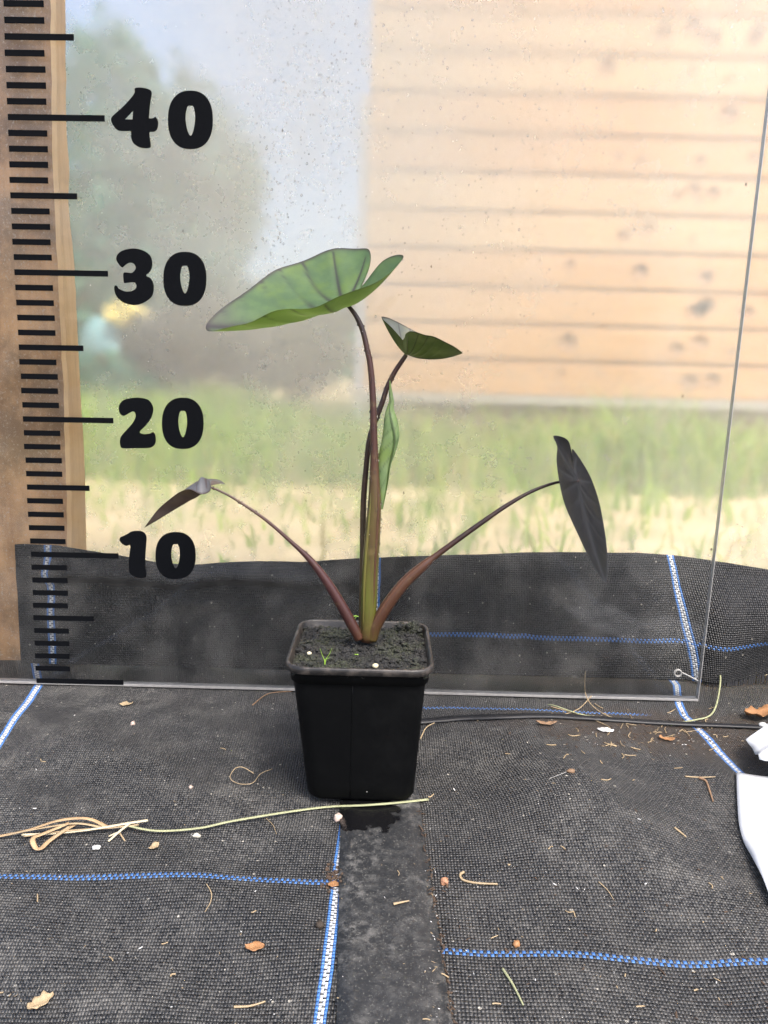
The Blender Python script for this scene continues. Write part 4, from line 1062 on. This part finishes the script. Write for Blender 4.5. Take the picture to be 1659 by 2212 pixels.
# ================================================================== OUTSIDE
ng = NT('straw_ground'); vg = ng.coord()
cg = ng.mix(ng.ss(ng.noise(vg, 7, 5, .65), .35, .68), (.42, .33, .18), (.58, .47, .28))
cg = ng.mix(ng.m('MULTIPLY', ng.ss(ng.noise(vg, 3, 4), .5, .7), .6), cg, (.28, .30, .11))
ng.set(color=cg, rough=.9, spec=.2, normal=ng.bump(ng.noise(vg, 90, 4), .6, .01))
V = []; Fc = []
ys = [.09, .15, .3, .5, .8, 1.2, 1.8, 2.6, 4, 8, 20, 60, 200]; xs = [-150, -40, -12, -5, -2.5, -1.2, -.5, 0, .5, 1.2, 2.5, 5, 12, 40, 150]
def zout(x, y): return -.03 + .02 * sm(.5, 2, y) * noise.noise(Vector((x, y, 0)))
for y in ys:
    for x in xs: V.append((x, y, zout(x, y)))
for j in range(len(ys) - 1):
    for i in range(len(xs) - 1):
        a0 = j * len(xs) + i; Fc.append((a0, a0 + 1, a0 + len(xs) + 1, a0 + len(xs)))
tag(mesh_obj('ground', V, Fc, ng.mat), kind='structure')
# soil below the fabric, so that nothing shows through at its rims
tag(mesh_obj('ground_under_fabric', [(-2, -2.2, -.034), (2, -2.2, -.034), (2, .10, -.034), (-2, .10, -.034)], [(0, 1, 2, 3)], ng.mat), kind='structure')

nb = NT('grass_blade'); at = nb.new('ShaderNodeVertexColor', layer_name='tone')
nb.set(color=at.outputs[0], rough=.5, spec=.3)
tl = nb.new('ShaderNodeBsdfTranslucent'); nb.l.new(at.outputs[0], tl.inputs[0]); ms = nb.new('ShaderNodeMixShader'); ms.inputs[0].default_value = .4
nb.l.new(nb.b.outputs[0], ms.inputs[1]); nb.l.new(tl.outputs[0], ms.inputs[2]); nb.l.new(ms.outputs[0], nb.out.inputs[0])
def blades(count, xr, yr, hr, seed, dens):
    rr = random.Random(seed); V = []; Fc = []; C = []
    for _ in range(count):
        x, y = rr.uniform(*xr), rr.uniform(*yr)
        d = noise.noise(Vector((x * 2.2, y * 2.2, 3)))
        if d < rr.uniform(-.7, .25) * dens: continue
        h = rr.uniform(*hr) * (1 + .5 * d); a = rr.uniform(0, 6.28); w = rr.uniform(.002, .0045); b_ = rr.uniform(.2, .8) * h; la = rr.uniform(0, 6.28)
        p = Vector((x, y, zout(x, y) - .003)); e = Vector((math.cos(a), math.sin(a), 0)) * w; L_ = Vector((math.cos(la), math.sin(la), 0)) * b_
        k = len(V); q1 = p + L_ * .25 + Vector((0, 0, h * .6)); q2 = p + L_ + Vector((0, 0, h))
        V += [p - e, p + e, q1 + e * .8, q1 - e * .8, q2]; Fc += [(k, k + 1, k + 2, k + 3), (k + 3, k + 2, k + 4)]
        g = rr.random(); cc_ = (.21, .36, .03) if g < .5 else ((.33, .47, .055) if g < .88 else (.46, .42, .15)); C += [cc_] * 5
    return V, Fc, C
V, Fc, C = blades(34000, (-2.4, 3.4), (1.15, 2.75), (.07, .20), 1, 1.0)
V2, F2, C2 = blades(2500, (-1.0, 1.6), (.35, 1.3), (.02, .07), 2, 1.6)
k = len(V); V += V2; Fc += [tuple(i + k for i in f) for f in F2]; C += C2
tag(mesh_obj('grass', V, Fc, nb.mat, cols={'tone': C}, smooth=False), 'green grass growing outside in front of the shed', 'grass', kind='stuff')

# shed with its cladding boards
shed = empty('timber_shed', 'pale timber-clad shed seen through the film on the right', 'shed')
SY = 1.90
SX0 = W(790, 600, SY).x; SX1 = 3.2
PM = [wood_mat('pine_cladding', (.44, .255, .12), (.52, .325, .165), (2.0, 60, 60), bump=.002), wood_mat('pale_pine_cladding', (.47, .295, .155), (.55, .38, .21), (2.0, 60, 60), bump=.002)]
KN = simple('pine_knot', (.30, .17, .085), .7, .4, 60)
lines = [1520, 1378, 1242, 1098, 950, 808, 660, 514, 362, 212, 60, -92, -244, -396, -548]
zsl = [W(1659, v_ / .962 / 1.8228, SY).z for v_ in lines]
pitch = (zsl[0] - zsl[10]) / -10
base_z = zsl[0]
rr = random.Random(2)
for k in range(16):
    z0 = base_z + k * pitch; g_ = .010
    V = []; prof = [(0, .0), (-.002, .004), (-.004, pitch - g_ - .006), (0.002, pitch - g_), (.016, pitch - g_), (.016, .0)]
    for x in (SX0 + .002, SX1):
        for py_, pz in prof: V.append((x, SY + py_, z0 + pz))
    m_ = len(prof); Fc = [(i, (i + 1) % m_, (i + 1) % m_ + m_, i + m_) for i in range(m_)] + [tuple(range(m_))[::-1], tuple(m_ + i for i in range(m_))]
    pl = mesh_obj('plank', V, Fc, PM[rr.random() < .4], shed, smooth=False)
    for q in range(rr.randint(3, 5)):
        x = rr.choice((rr.gauss(.78, .10), rr.gauss(1.0, .06), rr.uniform(SX0 + .2, 2.6))); z = z0 + rr.uniform(.3, .7) * pitch; s_ = rr.uniform(.008, .026)
        V, Fc = [], []
        for i in range(10):
            w = 2 * math.pi * i / 10
            for dy in (-.0045, 0): V.append((x + s_ * (1.2 + .5 * noise.noise(Vector((k, q, i * .6)))) * math.cos(w), SY + dy, z + min(s_, .03) * (1 + .5 * noise.noise(Vector((k, q + 9, i * .6)))) * math.sin(w)))
        Fc = [(2 * i, 2 * ((i + 1) % 10), 2 * ((i + 1) % 10) + 1, 2 * i + 1) for i in range(10)] + [tuple(2 * i for i in range(10))]
        mesh_obj('knot', V, Fc, KN, pl)
def sbox(name, a, b, mat):
    V, Fc = box(a, b); return mesh_obj(name, V, Fc, mat, shed, smooth=False)
sbox('wall', (SX0 + .004, SY + .017, -.02), (SX1, SY + 1.8, base_z + 16 * pitch), wood_mat('shed_backing', (.20, .14, .09), (.26, .19, .12)))
zc = W(780, 205, SY).z
sbox('corner_board', (SX0 - .028, SY - .004, .0), (SX0 + .001, SY + .03, zc), simple('grey_trim', (.30, .31, .34), .6))
sbox('sill_board', (SX0, SY - .012, base_z - .028), (SX1, SY + .016, base_z - .002), simple('grey_sill', (.34, .32, .27), .7))

# trees and bushes
def foliage_tree(name, label, cx_, cy_, base, height, rx, ry, nl, cols_, seed, group, lsz=.05, trunk=True):
    t = empty(name, label, 'tree' if trunk else 'bush', group); t.location = (cx_, cy_, base)
    rr = random.Random(seed); V = []; Fc = []; C = []
    lob = [(rr.uniform(-.6, .6) * rx, rr.uniform(-.6, .6) * ry, rr.uniform(.25, .85) * height, rr.uniform(.3, .6)) for _ in range(14)]
    for _ in range(nl):
        lx, ly, lz, lr = rr.choice(lob)
        while True:
            d = Vector((rr.uniform(-1, 1), rr.uniform(-1, 1), rr.uniform(-1, 1)))
            if .3 < d.length < 1: break
        p = Vector((lx + d.x * lr * rx, ly + d.y * lr * ry, max(.05, lz + d.z * lr * height * .55)))
        n1 = Vector((rr.gauss(0, 1), rr.gauss(0, 1), rr.gauss(0, 1))).normalized(); e = n1.orthogonal().normalized() * lsz * rr.uniform(.6, 1.3); f_ = n1.cross(e).normalized() * e.length * .55
        k = len(V); V += [p - e, p - f_, p + e, p + f_]; Fc.append((k, k + 1, k + 2, k + 3)); cc_ = rr.choice(cols_); C += [cc_] * 4
    mesh_obj('crown', V, Fc, nb.mat, t, cols={'tone': C}, smooth=False)
    mb = MB()
    mb.add(tube([(0, 0, -.05), (.02, 0, height * .3), (0, .03, height * .7)], [.07 * height / 2, .05 * height / 2, .015], 8))
    for q in range(5):
        a = q * 1.3; mb.add(tube([(0, 0, height * (.15 + .1 * q)), (math.cos(a) * rx * .3, math.sin(a) * ry * .3, height * (.3 + .1 * q)), (math.cos(a) * rx * .6, math.sin(a) * ry * .6, height * (.42 + .1 * q))], [.03, .02, .008], 6))
    mb.build('trunk', TWIG, t)
    return t
def Xat(px, py, Y): return W(px, py, Y)
BG = [(.035, .18, .115), (.05, .22, .14), (.09, .25, .15)]
p = Xat(350, 500, 5.0); foliage_tree('leafy_tree', 'tall blurred green tree behind the film at the upper left', p.x, 5.0, -.03, 2.25, .80, .7, 6500, BG, 3, None, .055)
p = Xat(60, 600, 4.4); foliage_tree('leafy_tree', 'blurred green tree beside the wooden post behind the film', p.x, 4.4, -.03, 1.75, .7, .6, 3500, BG, 4, None, .05)
p = Xat(430, 760, 3.6); foliage_tree('low_bush', 'low bush at the foot of the blurred tree, shade painted into its grey-green', p.x, 3.6, -.03, .62, .42, .3, 2400, [(.07, .08, .075), (.10, .11, .09), (.06, .07, .06)], 6, None, .03, False)  # dark grey leaf tones paint the shadow among the shrubs
p = Xat(640, 700, 4.6); foliage_tree('low_bush', 'pale green bush beside the corner of the shed', p.x, 4.6, -.03, .85, .55, .4, 2600, [(.15, .17, .11), (.20, .20, .12), (.11, .14, .08)], 7, None, .04, False)
p = Xat(200, 760, 3.5); foliage_tree('low_bush', 'low bush in front of the blurred bundle outside', p.x, 3.5, -.03, .36, .4, .3, 1800, BG, 9, None, .03, False)
p = Xat(400, 720, 9.0); foliage_tree('far_hedge', 'far green hedge closing the garden behind the bushes', p.x, 9.0, -.03, 1.3, 3.2, .5, 6000, BG, 8, None, .10, False)
# teal and yellow plastic bundle in front of the bushes
bun = empty('plastic_bundle', 'teal plastic bundle with a yellow top, blurred behind the film', 'bundle')
p = Xat(285, 720, 3.9); q = Xat(288, 690, 3.9)
V, Fc = ico((p.x, 3.9, .14), .17, 4, .6, (1.9, .7, 1.6), 3); mesh_obj('teal_cover', V, Fc, simple('teal_plastic', (.17, .33, .34), .4), bun)
V, Fc = ico((q.x, 3.78, q.z + .02), .085, 4, .7, (1.35, .5, .62), 5); mesh_obj('yellow_bag', V, Fc, simple('yellow_plastic', (.70, .55, .14), .4), bun)
